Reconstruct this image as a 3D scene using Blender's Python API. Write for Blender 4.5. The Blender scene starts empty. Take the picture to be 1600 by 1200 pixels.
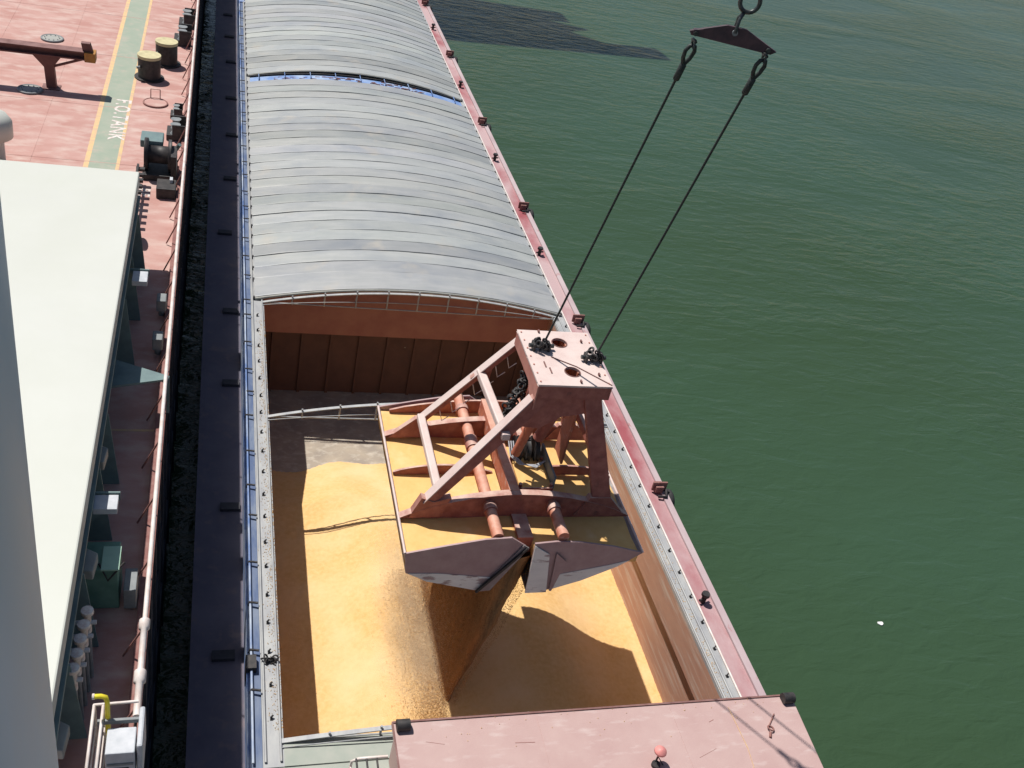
import bpy, math, random
import numpy as np
from mathutils import Vector, Matrix
random.seed(7); rng = np.random.default_rng(7)
scn = bpy.context.scene; COL = scn.collection

# ---------------------------------------------------------------- camera
yaw, pit, roll = (math.radians(a) for a in (20.95, 34.73, 14.18))
fwd = Vector((math.sin(yaw)*math.cos(pit), math.cos(yaw)*math.cos(pit), -math.sin(pit)))
rt = Vector((math.cos(yaw), -math.sin(yaw), 0)); up = rt.cross(fwd)
r2 = math.cos(roll)*rt + math.sin(roll)*up; u2 = -math.sin(roll)*rt + math.cos(roll)*up
cam = bpy.data.objects.new('camera', bpy.data.cameras.new('camera')); COL.objects.link(cam)
cam.matrix_world = Matrix(((r2.x, u2.x, -fwd.x, 0), (r2.y, u2.y, -fwd.y, 0), (r2.z, u2.z, -fwd.z, 18), (0, 0, 0, 1)))
cam.data.sensor_width = 36; cam.data.lens = 1551/1600*36; cam.data.clip_end = 5000; cam.data.clip_start = .05
scn.camera = cam
# ---------------------------------------------------------------- light
SUN = Vector((-.365, .42, 1)).normalized()
w = bpy.data.worlds.new('World'); scn.world = w; w.use_nodes = True
nt = w.node_tree; sky = nt.nodes.new('ShaderNodeTexSky'); sky.sky_type = 'NISHITA'; sky.sun_disc = False
sky.sun_elevation = math.asin(SUN.z); sky.sun_rotation = math.atan2(SUN.x, SUN.y)
bg = nt.nodes['Background']; nt.links.new(sky.outputs[0], bg.inputs[0]); bg.inputs[1].default_value = .056
sl = bpy.data.lights.new('sun', 'SUN'); sl.energy = 4.5; sl.angle = math.radians(.5); sl.color = (1, .95, .88)
so = bpy.data.objects.new('sun', sl); COL.objects.link(so); so.rotation_euler = SUN.to_track_quat('Z', 'Y').to_euler()
vs = scn.view_settings; vs.view_transform = 'Standard'; vs.look = 'None'; vs.gamma = 1; vs.exposure = .2

# ---------------------------------------------------------------- materials
def nd(nt, t, **k):
    n = nt.nodes.new(t)
    for a, b in k.items(): setattr(n, a, b)
    return n
def mat(name, c1, c2=None, scale=2., stretch=(1, 1, 1), rough=.6, metal=0., bump=0., bscale=30., lo=.35, hi=.65,
        c3=None, s3=1., lo3=.55, hi3=.7, dust=None, dlo=.3, dhi=.9, spec=.4, st3=None):
    m = bpy.data.materials.new(name); m.use_nodes = True; t = m.node_tree; L = t.links.new
    b = t.nodes['Principled BSDF']; b.inputs['Roughness'].default_value = rough; b.inputs['Metallic'].default_value = metal
    b.inputs['Specular IOR Level'].default_value = spec
    tc = nd(t, 'ShaderNodeTexCoord')
    def noise(sc, st, det=6.):
        mp = nd(t, 'ShaderNodeMapping'); mp.inputs['Scale'].default_value = st; L(tc.outputs['Object'], mp.inputs[0])
        n = nd(t, 'ShaderNodeTexNoise'); n.inputs['Scale'].default_value = sc; n.inputs['Detail'].default_value = det
        n.inputs['Roughness'].default_value = .6; L(mp.outputs[0], n.inputs['Vector']); return n.outputs[0]
    def ramp(src, a, z):
        r = nd(t, 'ShaderNodeMapRange'); r.inputs[1].default_value = a; r.inputs[2].default_value = z; L(src, r.inputs[0]); return r.outputs[0]
    def mix(f, a, z):
        x = nd(t, 'ShaderNodeMix', data_type='RGBA'); L(f, x.inputs[0])
        for i, v in ((6, a), (7, z)):
            if isinstance(v, tuple): x.inputs[i].default_value = (*v, 1)
            else: L(v, x.inputs[i])
        return x.outputs[2]
    c2 = c2 or tuple(v*.8 for v in c1)
    col = mix(ramp(noise(scale, stretch), lo, hi), c1, c2)
    if c3: col = mix(ramp(noise(s3, st3 or stretch), lo3, hi3), col, c3)
    if dust:
        g = nd(t, 'ShaderNodeNewGeometry'); sp = nd(t, 'ShaderNodeSeparateXYZ'); L(g.outputs['True Normal'], sp.inputs[0])
        mu = nd(t, 'ShaderNodeMath', operation='MULTIPLY'); L(ramp(sp.outputs[2], dlo, dhi), mu.inputs[0]); L(ramp(noise(3., (1, 1, 1)), .25, .6), mu.inputs[1])
        col = mix(mu.outputs[0], col, dust)
    L(col, b.inputs['Base Color'])
    if bump:
        bp = nd(t, 'ShaderNodeBump'); bp.inputs['Distance'].default_value = bump; bp.inputs['Strength'].default_value = .8
        L(noise(bscale, (1, 1, 1), 3.), bp.inputs['Height']); L(bp.outputs[0], b.inputs['Normal'])
    return m
M = {}
M['deck'] = mat('deck_paint', (.50, .305, .27), (.42, .22, .19), 1.1, (.6, 1.2, 1), .8, bump=.004, c3=(.55, .41, .365), s3=2.1, lo3=.46, hi3=.72)
M['green'] = mat('walkway_paint', (.27, .33, .26), (.33, .36, .29), 1.5, rough=.7, c3=(.40, .36, .30), s3=3, lo3=.55, hi3=.75)
M['yellow'] = mat('yellow_line', (.68, .48, .22), (.56, .38, .26), 7, rough=.7)
M['white'] = mat('white_paint', (.57, .585, .545), (.545, .56, .52), .5, rough=.5, c3=(.52, .54, .48), s3=.22, lo3=.45, hi3=.8, spec=.3)
M['lettering'] = mat('white_lettering', (.74, .73, .70), (.54, .42, .38), 12, rough=.7)
M['rail'] = mat('rail_paint', (.74, .70, .68), (.62, .52, .48), 4, rough=.5)
M['rust'] = mat('rusty_rail', (.22, .09, .08), (.30, .16, .14), 6, rough=.8)
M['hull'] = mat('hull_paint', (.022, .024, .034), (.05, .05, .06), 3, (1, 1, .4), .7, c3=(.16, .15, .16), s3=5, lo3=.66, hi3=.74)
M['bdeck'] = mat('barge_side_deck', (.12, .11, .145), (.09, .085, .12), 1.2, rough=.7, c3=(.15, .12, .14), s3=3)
M['rdeck'] = mat('barge_red_deck', (.34, .10, .115), (.28, .065, .08), .6, (1, .5, 1), .75, c3=(.46, .33, .34), s3=.35, lo3=.42, hi3=.6, bump=.004, st3=(1, .5, 1))
M['gun'] = mat('worn_gunwale', (.48, .40, .41), (.40, .30, .32), 1.2, (1, .5, 1), .7, c3=(.36, .14, .14), s3=2.2, lo3=.62, hi3=.7)
M['galv'] = mat('galvanised_coaming', (.40, .41, .41), (.30, .31, .33), 2.5, (2, .5, 1), .55, metal=.1, c3=(.46, .43, .38), s3=4, lo3=.62, hi3=.72)
M['blue'] = mat('blue_paint', (.12, .20, .42), (.42, .48, .58), 2., (2, .5, 1), .6, lo=.4, hi=.6)
M['navy'] = mat('shaded_blue_paint', (.07, .11, .22), (.16, .20, .28), 2., (2, .5, 1), .6, lo=.4, hi=.65)  # blue darkened to stand for the shadow of the ship's rail
M['bluebeam'] = mat('blue_beam_paint', (.14, .25, .52), (.32, .42, .60), 1.3, (1, 1, 1), .6, lo=.42, hi=.6)
M['wall'] = mat('hold_wall', (.44, .26, .19), (.38, .21, .155), 1.5, (.6, .6, 2), .7, c3=(.50, .40, .34), s3=2.5, lo3=.5, hi3=.7, st3=(1, .25, 3))
M['bulk'] = mat('shaded_bulkhead', (.115, .06, .05), (.085, .045, .04), 1.5, rough=.8)  # colour lowered to deepen the shade at the far end of the hold
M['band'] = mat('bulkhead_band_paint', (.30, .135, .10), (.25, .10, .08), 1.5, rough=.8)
M['floor'] = mat('hold_floor', (.30, .26, .22), (.40, .34, .27), 1.2, (1, 1.5, 1), .8, c3=(.5, .45, .38), s3=3, lo3=.5, hi3=.7)
M['corn'] = mat('corn', (.73, .485, .22), (.66, .41, .16), 9, rough=.85, bump=.013, bscale=34, c3=(.76, .54, .29), s3=.5, lo3=.42, hi3=.7, spec=.2)
M['cornfall'] = mat('shaded_falling_corn', (.40, .21, .085), (.30, .15, .06), 9, (3, 3, .5), .85, bump=.05, bscale=10, spec=.2)  # darker corn: the shade under the grab is put into the colour
M['fallk'] = mat('falling_kernel', (.50, .28, .10), (.42, .21, .07), 9, rough=.85)  # loose kernels, also darkened for the grab's shade
M['load'] = mat('corn_dust_load', (.76, .49, .20), (.72, .44, .165), 5, rough=.85, bump=.006, bscale=40, c3=(.78, .55, .28), s3=1, spec=.2)
M['red'] = mat('grab_red', (.40, .15, .12), (.27, .085, .07), 5, rough=.6, c3=(.17, .07, .06), s3=4, lo3=.60, hi3=.74, dust=(.60, .43, .36), dlo=.15, dhi=.8, bump=.004, bscale=14)
M['orange'] = mat('grab_orange', (.55, .20, .12), (.42, .13, .08), 4, rough=.55, c3=(.6, .36, .30), s3=6, lo3=.55, hi3=.7, dust=(.62, .36, .27), dlo=.2, dhi=.9)
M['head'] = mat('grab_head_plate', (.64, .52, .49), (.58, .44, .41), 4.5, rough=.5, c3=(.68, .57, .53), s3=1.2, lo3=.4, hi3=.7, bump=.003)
M['skirt'] = mat('grab_head_skirt', (.52, .24, .19), (.42, .17, .14), 3, rough=.6)
M['steel'] = mat('worn_shell_steel', (.30, .26, .27), (.22, .19, .20), 2.5, (1, 1, 1), .5, metal=.25, c3=(.34, .34, .34), s3=1.5, lo3=.5, hi3=.58)
M['wear'] = mat('wear_steel', (.80, .80, .77), (.70, .70, .68), 2.2, (.6, 1, 2), .5, metal=0., c3=(.34, .26, .26), s3=1.8, lo3=.55, hi3=.6)
M['shellface'] = mat('shell_end_paint', (.40, .29, .29), (.33, .22, .225), 2.5, rough=.55, metal=.1)
M['black'] = mat('black_steel', (.02, .02, .022), (.05, .045, .045), 8, rough=.55)
M['rubber'] = mat('rubber', (.02, .02, .022), (.04, .04, .042), 8, rough=.8)
M['spread'] = mat('spreader_steel', (.05, .035, .045), (.10, .06, .07), 5, rough=.5)
M['rope'] = mat('greasy_wire', (.018, .024, .024), (.04, .05, .048), 30, rough=.6)
M['shackle'] = mat('shackle_steel', (.10, .11, .11), (.04, .045, .045), 12, rough=.4, metal=.5)
M['galvgrey'] = mat('grey_ridge', (.36, .37, .34), (.30, .30, .28), 3, rough=.6)
M['tower'] = mat('tower_paint', (.72, .80, .90), (.70, .76, .85), .6, (1, 1, .2), .45, c3=(.76, .73, .74), s3=.5, lo3=.45, hi3=.7, st3=(1.5, 1.5, .2))
M['teal'] = mat('teal_paint', (.16, .24, .24), (.12, .18, .19), 3, rough=.6)
M['green2'] = mat('green_box_paint', (.10, .22, .17), (.16, .30, .24), 3, rough=.6)
M['pale'] = mat('pale_panel', (.54, .56, .60), (.42, .45, .49), 5, rough=.5)
M['lid'] = mat('pink_lid', (.48, .34, .32), (.44, .295, .28), 1.1, (1, 1, 1), .65, c3=(.54, .43, .41), s3=5, lo3=.55, hi3=.75, st3=(.3, 1, 1), bump=.004)
M['gdeck'] = mat('grey_green_deck', (.30, .34, .30), (.36, .38, .34), 2, rough=.65)
M['yellowp'] = mat('yellow_pipe', (.85, .72, .03), (.75, .62, .05), 4, rough=.4)
M['bolltop'] = mat('bollard_top', (.60, .54, .32), (.46, .41, .24), 5, rough=.6)
M['pinkcap'] = mat('pink_cap', (.75, .30, .28), (.65, .24, .22), 5, rough=.5)
M['amber'] = mat('amber_end', (.42, .20, .04), (.30, .14, .04), 5, rough=.6)
M['brown'] = mat('brown_beam', (.12, .05, .045), (.17, .07, .06), 4, rough=.6, dust=(.24, .13, .12), dlo=.4, dhi=.9)
M['grey'] = mat('grey_paint', (.24, .26, .27), (.17, .19, .20), 4, rough=.6)
M['darkglass'] = mat('dark_window', (.02, .02, .025), (.03, .03, .035), 2, rough=.15)
M['chaff'] = mat('chaff', (.84, .70, .50), (.80, .64, .42), 5, rough=.9)
M['foam'] = mat('white_foam', (.8, .8, .78), (.7, .7, .7), 20, rough=.8)

def cover_mat(seed):
    m = mat('galvanised_lid_%d' % seed, (.33, .35, .35), (.385, .40, .40), 2.2, (.3, 1.6, 1), .5, metal=.1, c3=(.27, .295, .32), s3=1.0, lo3=.46, hi3=.74, st3=(.45, .9, 1))
    t = m.node_tree; L = t.links.new; b = t.nodes['Principled BSDF']; src = b.inputs['Base Color'].links[0].from_socket
    a = nd(t, 'ShaderNodeAttribute', attribute_name='strip'); x = nd(t, 'ShaderNodeMix', data_type='RGBA', blend_type='MULTIPLY'); x.inputs[0].default_value = 1
    L(src, x.inputs[6]); L(a.outputs['Color'], x.inputs[7])
    n = nd(t, 'ShaderNodeTexNoise'); n.inputs['Scale'].default_value = .9; n.inputs['Detail'].default_value = 8
    tc = nd(t, 'ShaderNodeTexCoord'); L(tc.outputs['Object'], n.inputs['Vector'])
    r = nd(t, 'ShaderNodeMapRange'); r.inputs[1].default_value = .6; r.inputs[2].default_value = .75; r.inputs[4].default_value = .55; L(n.outputs[0], r.inputs[0])
    y = nd(t, 'ShaderNodeMix', data_type='RGBA'); y.inputs[7].default_value = (.42, .39, .34, 1); L(r.outputs[0], y.inputs[0]); L(x.outputs[2], y.inputs[6]); L(y.outputs[2], b.inputs['Base Color'])
    return m

def water_mat():
    m = bpy.data.materials.new('green_water'); m.use_nodes = True; t = m.node_tree; L = t.links.new; b = t.nodes['Principled BSDF']
    b.inputs['Roughness'].default_value = .06; b.inputs['IOR'].default_value = 1.33
    tc = nd(t, 'ShaderNodeTexCoord')
    n0 = nd(t, 'ShaderNodeTexNoise'); n0.inputs['Scale'].default_value = .04; n0.inputs['Detail'].default_value = 3; L(tc.outputs['Object'], n0.inputs['Vector'])
    r = nd(t, 'ShaderNodeMapRange'); r.inputs[1].default_value = .35; r.inputs[2].default_value = .7; L(n0.outputs[0], r.inputs[0])
    mx = nd(t, 'ShaderNodeMix', data_type='RGBA'); mx.inputs[6].default_value = (.035, .066, .031, 1); mx.inputs[7].default_value = (.038, .079, .045, 1)
    L(r.outputs[0], mx.inputs[0]); L(mx.outputs[2], b.inputs['Base Color'])
    mpp = nd(t, 'ShaderNodeMapping'); mpp.inputs['Scale'].default_value = (.5, 1.3, 1); L(tc.outputs['Object'], mpp.inputs[0])
    n1 = nd(t, 'ShaderNodeTexNoise'); n1.inputs['Scale'].default_value = .06; n1.inputs['Detail'].default_value = 4; n1.inputs['Distortion'].default_value = 1.; L(mpp.outputs[0], n1.inputs['Vector'])
    r1 = nd(t, 'ShaderNodeMapRange'); r1.inputs[1].default_value = .35; r1.inputs[2].default_value = .65; r1.inputs[3].default_value = .35; r1.inputs[4].default_value = 1.25; L(n1.outputs[0], r1.inputs[0]); patch = r1.outputs[0]
    prev = None
    for sc, st, rot, dist, det in ((1.15, (.65, 1.6, 1), .45, .12, 5), (3.4, (.8, 1.4, 1), -.2, .026, 4), (.3, (.7, 1.3, 1), .8, .12, 2)):
        mp = nd(t, 'ShaderNodeMapping'); mp.inputs['Scale'].default_value = st; mp.inputs['Rotation'].default_value = (0, 0, rot); L(tc.outputs['Object'], mp.inputs[0])
        n = nd(t, 'ShaderNodeTexNoise'); n.inputs['Scale'].default_value = sc; n.inputs['Detail'].default_value = det; n.inputs['Distortion'].default_value = .6
        L(mp.outputs[0], n.inputs['Vector'])
        bp = nd(t, 'ShaderNodeBump'); bp.inputs['Distance'].default_value = dist; bp.inputs['Strength'].default_value = 1
        # wind patches: the height of the ripples follows a broad pattern
        mu = nd(t, 'ShaderNodeMath', operation='MULTIPLY'); L(n.outputs[0], mu.inputs[0]); L(patch, mu.inputs[1]); L(mu.outputs[0], bp.inputs['Height'])
        if prev: L(prev.outputs[0], bp.inputs['Normal'])
        prev = bp
    L(prev.outputs[0], b.inputs['Normal'])
    return m

# ---------------------------------------------------------------- mesh helpers
ORG = {}
GS, GD = 1., 0.     # size factor and drop of the grab and its slings (set where they are built)
def tag(o, label=None, cat=None, group=None, kind=None):
    if label: o['label'] = label
    if cat: o['category'] = cat
    if group: o['group'] = group
    if kind: o['kind'] = kind
    return o
def thing(name, label, cat, loc, group=None):
    o = bpy.data.objects.new(name, None); COL.objects.link(o); o.location = loc; o.empty_display_size = .2
    if GS != 1: loc = (loc[0]*GS, loc[1]*GS, loc[2]*GS+GD); o.location = loc
    ORG[o.name] = Vector(loc); return tag(o, label, cat, group)
class MB:
    def __init__(s): s.v = []; s.f = []; s.sm = []
    def add(s, v, f, smooth=False):
        k = len(s.v); s.v += [tuple(p) for p in v]; s.f += [tuple(i+k for i in q) for q in f]; s.sm += [smooth]*len(f); return s
    def box(s, x0, x1, y0, y1, z0, z1):
        v = [(x, y, z) for x in (x0, x1) for y in (y0, y1) for z in (z0, z1)]
        return s.add(v, [(0, 1, 3, 2), (4, 6, 7, 5), (0, 4, 5, 1), (2, 3, 7, 6), (0, 2, 6, 4), (1, 5, 7, 3)])
    def beam(s, p, q, wd, ht, upv=(0, 0, 1), wd2=None, ht2=None):
        p = Vector(p); q = Vector(q); d = (q-p).normalized(); a = d.cross(Vector(upv)).normalized(); b = a.cross(d)
        wd2 = wd if wd2 is None else wd2; ht2 = ht if ht2 is None else ht2; v = []
        for c, W_, H_ in ((p, wd, ht), (q, wd2, ht2)):
            for i, j in ((-1, -1), (1, -1), (1, 1), (-1, 1)): v.append(c+a*i*W_/2+b*j*H_/2)
        return s.add(v, [(3, 2, 1, 0), (4, 5, 6, 7), (0, 1, 5, 4), (1, 2, 6, 5), (2, 3, 7, 6), (3, 0, 4, 7)])
    def tube(s, pts, r, n=8, cap=True):
        pts = [Vector(p) for p in pts]; rs = r if isinstance(r, (list, tuple)) else [r]*len(pts)
        v = []; f = []; a = None
        for i, p in enumerate(pts):
            d = (pts[min(i+1, len(pts)-1)]-pts[max(i-1, 0)]).normalized()
            if a is None: a = d.orthogonal().normalized()
            a = (a-d*a.dot(d)); a = a.normalized() if a.length > 1e-6 else d.orthogonal().normalized()
            b = d.cross(a)
            for k in range(n):
                t = 2*math.pi*k/n; v.append(p+(a*math.cos(t)+b*math.sin(t))*rs[i])
        for i in range(len(pts)-1):
            for k in range(n):
                f.append((i*n+k, i*n+(k+1) % n, (i+1)*n+(k+1) % n, (i+1)*n+k))
        s.add(v, f, True)
        if cap: s.add(v[:n], [tuple(range(n))[::-1]]); s.add(v[-n:], [tuple(range(n))])
        return s
    def prism(s, poly, t, n):   # planar polygon extruded by t along n
        n = Vector(n)*t; k = len(poly); v = [Vector(p) for p in poly]; v += [p+n for p in v]
        return s.add(v, [tuple(range(k))[::-1], tuple(range(k, 2*k))]+[(i, (i+1) % k, (i+1) % k+k, i+k) for i in range(k)])
    def ring(s, c, ax, R, r, n=20, m=8, sc=(1, 1)):
        c = Vector(c); ax = Vector(ax).normalized(); a = ax.orthogonal().normalized(); b = ax.cross(a)
        v = []; f = []
        for i in range(n):
            t = 2*math.pi*i/n; d = a*math.cos(t)+b*math.sin(t)
            for j in range(m):
                u = 2*math.pi*j/m; v.append(c+d*(R+r*math.cos(u))+ax*r*math.sin(u))
        for i in range(n):
            for j in range(m):
                f.append((i*m+j, ((i+1) % n)*m+j, ((i+1) % n)*m+(j+1) % m, i*m+(j+1) % m))
        return s.add(v, f, True)
    def build(s, name, m, parent=None, origin=None, bevel=0.):
        if GS != 1:
            s.v = [(p[0]*GS, p[1]*GS, p[2]*GS+GD) for p in s.v]
            if origin is not None: origin = (origin[0]*GS, origin[1]*GS, origin[2]*GS+GD)
        me = bpy.data.meshes.new(name); o = bpy.data.objects.new(name, me); COL.objects.link(o)
        if parent is not None:
            O = ORG[parent.name]; o.parent = parent
        else:
            if origin is None:
                a = np.array(s.v); O = Vector(((a[:, 0].min()+a[:, 0].max())/2, (a[:, 1].min()+a[:, 1].max())/2, a[:, 2].min()))
            else: O = Vector(origin)
            o.location = O
        ORG[o.name] = O
        me.from_pydata([(p[0]-O.x, p[1]-O.y, p[2]-O.z) for p in s.v], [], s.f)
        me.polygons.foreach_set('use_smooth', s.sm); me.materials.append(M[m] if isinstance(m, str) else m); me.update()
        import bmesh
        bm = bmesh.new(); bm.from_mesh(me); bmesh.ops.recalc_face_normals(bm, faces=bm.faces)
        bm.to_mesh(me); bm.free()
        if bevel:
            bv = o.modifiers.new('bevel', 'BEVEL'); bv.width = bevel; bv.segments = 2; bv.limit_method = 'ANGLE'
        return o
def clone(o, loc, label=None, parent=None, first=True):
    c = o.copy(); COL.objects.link(c)
    if parent is not None: c.parent = parent
    if first:
        c.location = loc
        if label: c['label'] = label
    for ch in list(o.children): clone(ch, None, None, c, False)
    return c
ORD = ['nearest', 'second', 'third', 'fourth', 'fifth', 'sixth', 'seventh', 'eighth', 'ninth', 'tenth', 'eleventh', 'twelfth', 'thirteenth', 'fourteenth', 'fifteenth',
       'sixteenth', 'seventeenth', 'eighteenth', 'nineteenth', 'twentieth', 'twenty-first', 'twenty-second', 'twenty-third', 'twenty-fourth', 'twenty-fifth']

WZ = -3.2; DZ = 4.0
# ================================================================ water
X_ = [-900, -.1, 13.45, 1500]; Y_ = [-300, -7.95, 94.95, 2500]   # the barge floats in the opening of the sheet
o = MB().add([(a, b, WZ) for b in Y_ for a in X_], [(j*4+i, j*4+i+1, j*4+i+5, j*4+i+4) for j in range(3) for i in range(3) if (i, j) != (1, 1)]).build('river_water', water_mat(), origin=(0, 0, WZ))
tag(o, kind='structure')
v = []
tag(MB().prism([(20.22+.10*math.cos(a), 16.7+.07*math.sin(a)*(1+.3*math.sin(3*a)), WZ+.005) for a in [i*math.pi/5 for i in range(10)]], .03, (0, 0, 1)).build('foam_fleck', 'foam'),
    'small white fleck floating alone on the dark green water', 'debris')

# ================================================================ bulk carrier
ship = thing('cargo_ship', 'big ship with pink painted deck and dark hull along the left of the barge', 'ship', (-10, 30, WZ))
m_ = MB()
v = [(-.9, y, z) for y in (-20, 120) for z in (WZ-1, DZ)]; m_.box(-24, -.92, -20, 130, WZ-1, DZ-.01); m_.build('hull', 'hull', ship)
m_ = MB().box(-24, -.9, -20, 130, DZ-.01, DZ); m_.build('deck', 'deck', ship)
MB().box(-1.0, -.9, -20, 130, DZ, DZ+.10).build('gunwale_bar', 'rust', ship)
# hull plating ribs (weld seams / draining stains) seen in the dark gap
m_ = MB()
for i in range(60):
    y = 3+i*1.45; m_.box(-.92, -.86, y, y+.05, WZ+.2, DZ-.3)
for z in (-1.4, .6, 2.4): m_.box(-.92, -.88, -10, 130, z, z+.06)
m_.build('hull_frame', 'hull', ship)
MB().box(-3.52, -2.78, 5, 130, DZ, DZ+.004).build('walkway_stripe', 'green', ship)
for a, b in ((-3.66, -3.52), (-2.78, -2.68)): MB().box(a, b, 5, 130, DZ, DZ+.005).build('walkway_line', 'yellow', ship)
# hand painted marks: lettering across the right line
def text_obj(s, size, loc, rotz, m, parent, sx=1.):
    cu = bpy.data.curves.new('lettering', 'FONT'); cu.body = s; cu.size = size; cu.extrude = 0; cu.offset = .012; cu.space_character = 1.12
    t = bpy.data.objects.new('tmp', cu); COL.objects.link(t); bpy.context.view_layer.update()
    me = bpy.data.meshes.new_from_object(t.evaluated_get(bpy.context.evaluated_depsgraph_get())); bpy.data.objects.remove(t)
    for vv in me.vertices:
        x, y = vv.co.x*sx, vv.co.y; c, s_ = math.cos(rotz), math.sin(rotz)
        vv.co = Vector((c*x-s_*y+loc[0], s_*x+c*y+loc[1], loc[2]))-ORG[parent.name]
    me.materials.clear(); me.materials.append(M[m]); o = bpy.data.objects.new('deck_lettering', me); COL.objects.link(o); o.parent = parent; return o
text_obj('F.O.TANK', .66, (-3.16, 34.15, DZ+.009), -math.pi/2, 'lettering', ship, 1.02)
text_obj('BE', .42, (-2.02, 27.75, DZ+.009), -math.pi/2, 'lettering', ship, 1.05)
MB().box(-9, -.95, 16.80, 16.86, DZ, DZ+.004).build('deck_seam', 'yellow', ship)
# faint weld seams across the deck
m_ = MB()
for y in (29.2, 33.4, 38.1, 42.6, 47.): m_.box(-12, -1.0, y, y+.03, DZ, DZ+.006)
for x in (-5.1, -7.4): m_.box(x, x+.025, 25, 60, DZ, DZ+.006)
m_.build('deck_weld', 'deck', ship)

# deck manholes
def manhole(x, y, label, m='galvgrey', r=.34):
    t = thing('manhole_cover', label, 'manhole', (x, y, DZ), 'oval manhole covers on the pink deck')
    MB().tube([(x, y, DZ), (x, y, DZ+.05)], r, 24).build('lid', m, t)
    MB().ring((x, y, DZ+.035), (0, 0, 1), r+.02, .035, 28, 6).build('rim', 'grey', t)
    for k in range(10):
        a = k*math.pi/5; MB().tube([(x+(r-.09)*math.cos(a), y+(r-.09)*math.sin(a), DZ+.05), (x+(r-.09)*math.cos(a), y+(r-.09)*math.sin(a), DZ+.075)], .02, 6).build('bolt', 'grey', t)
manhole(-5.78, 39.06, 'grey round manhole lid just behind the brown beam on the pink deck')
manhole(-5.81, 34.09, 'grey round manhole lid in front of the brown T post, crossed by its shadow')
t = thing('tank_hatch', 'pink tank opening ringed in dark rust beside the white deck lettering', 'hatch', (-1.95, 34.1, DZ))
MB().tube([(-1.95, 34.1, DZ), (-1.95, 34.1, DZ+.04)], .36, 24).build('lid', 'deck', t)
MB().ring((-1.95, 34.1, DZ+.03), (0, 0, 1), .38, .03, 28, 6).build('rim', 'rust', t)
MB().tube([(-2.12, 34.42, DZ), (-2.12, 34.5, DZ+.34), (-1.82, 34.5, DZ+.34), (-1.82, 34.42, DZ)], .018, 6).build('handle', 'rust', t)

# T shaped crane rest
t = thing('boom_rest', 'brown T shaped steel rest with a long beam and amber end on the pink deck', 'deck post', (-5.2, 34.5, DZ))
z = DZ+1.22
MB().prism([(-5.36, 34.4, DZ+.02), (-5.06, 34.4, DZ+.02), (-5.1, 34.4, z-.45), (-4.85, 34.4, z-.1), (-5.75, 34.4, z-.1), (-5.4, 34.4, z-.5)], .26, (0, 1, 0)).build('post', 'brown', t, bevel=.01)
MB().box(-9.5, -4.15, 34.35, 34.75, z-.12, z-.08).box(-9.5, -4.15, 34.35, 34.75, z+.12, z+.16).box(-9.5, -4.15, 34.52, 34.58, z-.08, z+.12).build('beam', 'brown', t)
MB().box(-4.15, -3.82, 34.33, 34.77, z-.16, z+.14).build('beam_end', 'amber', t)
MB().prism([(-4.2, 34.45, z+.14), (-3.9, 34.45, z+.14), (-3.98, 34.45, z+.42), (-4.25, 34.45, z+.42)], .2, (0, 1, 0)).build('horn', 'brown', t)
MB().tube([(-5.1, 34.5, DZ+.75), (-4.15, 34.5, z-.1)], .045, 8).build('brace', 'brown', t)
MB().box(-5.5, -4.95, 34.3, 34.75, DZ, DZ+.03).build('foot_plate', 'brown', t)

# bollard pair
def bollard(x, y, label, h=.85, r=.38):
    t = thing('bollard', label, 'bollard', (x, y, DZ), 'mooring bollards by the ship rail')
    MB().tube([(x, y, DZ+.05), (x, y, DZ+h-.1)], [r, r], 28, False).build('post', 'black', t)
    MB().tube([(x, y, DZ+h-.1), (x, y, DZ+h)], [r+.015, r+.015], 28).build('cap', 'bolltop', t)
    MB().tube([(x, y, DZ), (x, y, DZ+.05)], r+.12, 24).build('base', 'black', t)
    MB().tube([(x-r-.02, y-.3, DZ+.45), (x-r+.1, y-.3, DZ+.47)], .05, 8).build('horn', 'grey', t)
bollard(-2.28, 36.35, 'black mooring bollard with yellow top next to the walkway, nearer of the pair')
bollard(-1.78, 37.95, 'black mooring bollard with yellow top near the ship rail, farther of the pair')

# fairleads by the rail
def fairlead(x, y, label, s=1., mtop='grey'):
    t = thing('roller_fairlead', label, 'fairlead', (x, y, DZ), 'mooring fairleads along the ship rail')
    MB().box(x-.3*s, x+.3*s, y-.42*s, y+.42*s, DZ, DZ+.22*s).build('base', 'black', t, bevel=.02)
    for k in (-1, 1):
        MB().tube([(x, y+.24*k*s, DZ+.22*s), (x, y+.24*k*s, DZ+.3*s), (x, y+.24*k*s, DZ+.5*s), (x, y+.24*k*s, DZ+.56*s)], [.18*s, .12*s, .12*s, .18*s], 16).build('roller', mtop, t)
    for a in (-.46, .4): MB().box(x-.1*s, x+.34*s, y+a*s, y+(a+.06)*s, DZ+.22*s, DZ+.6*s).build('side_plate', 'black', t)
fairlead(-1.32, 40.4, 'black and grey roller fairlead behind the bollards, by the rail near the photo top')
fairlead(-1.22, 42.4, 'farthest grey roller fairlead by the rail at the very top of the deck')
fairlead(-1.2, 31.6, 'black roller fairlead by the rail to the right of the white lettering', .9)
fairlead(-1.25, 33.2, 'small dark fairlead by the rail beside the ringed tank opening', .6)

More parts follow.
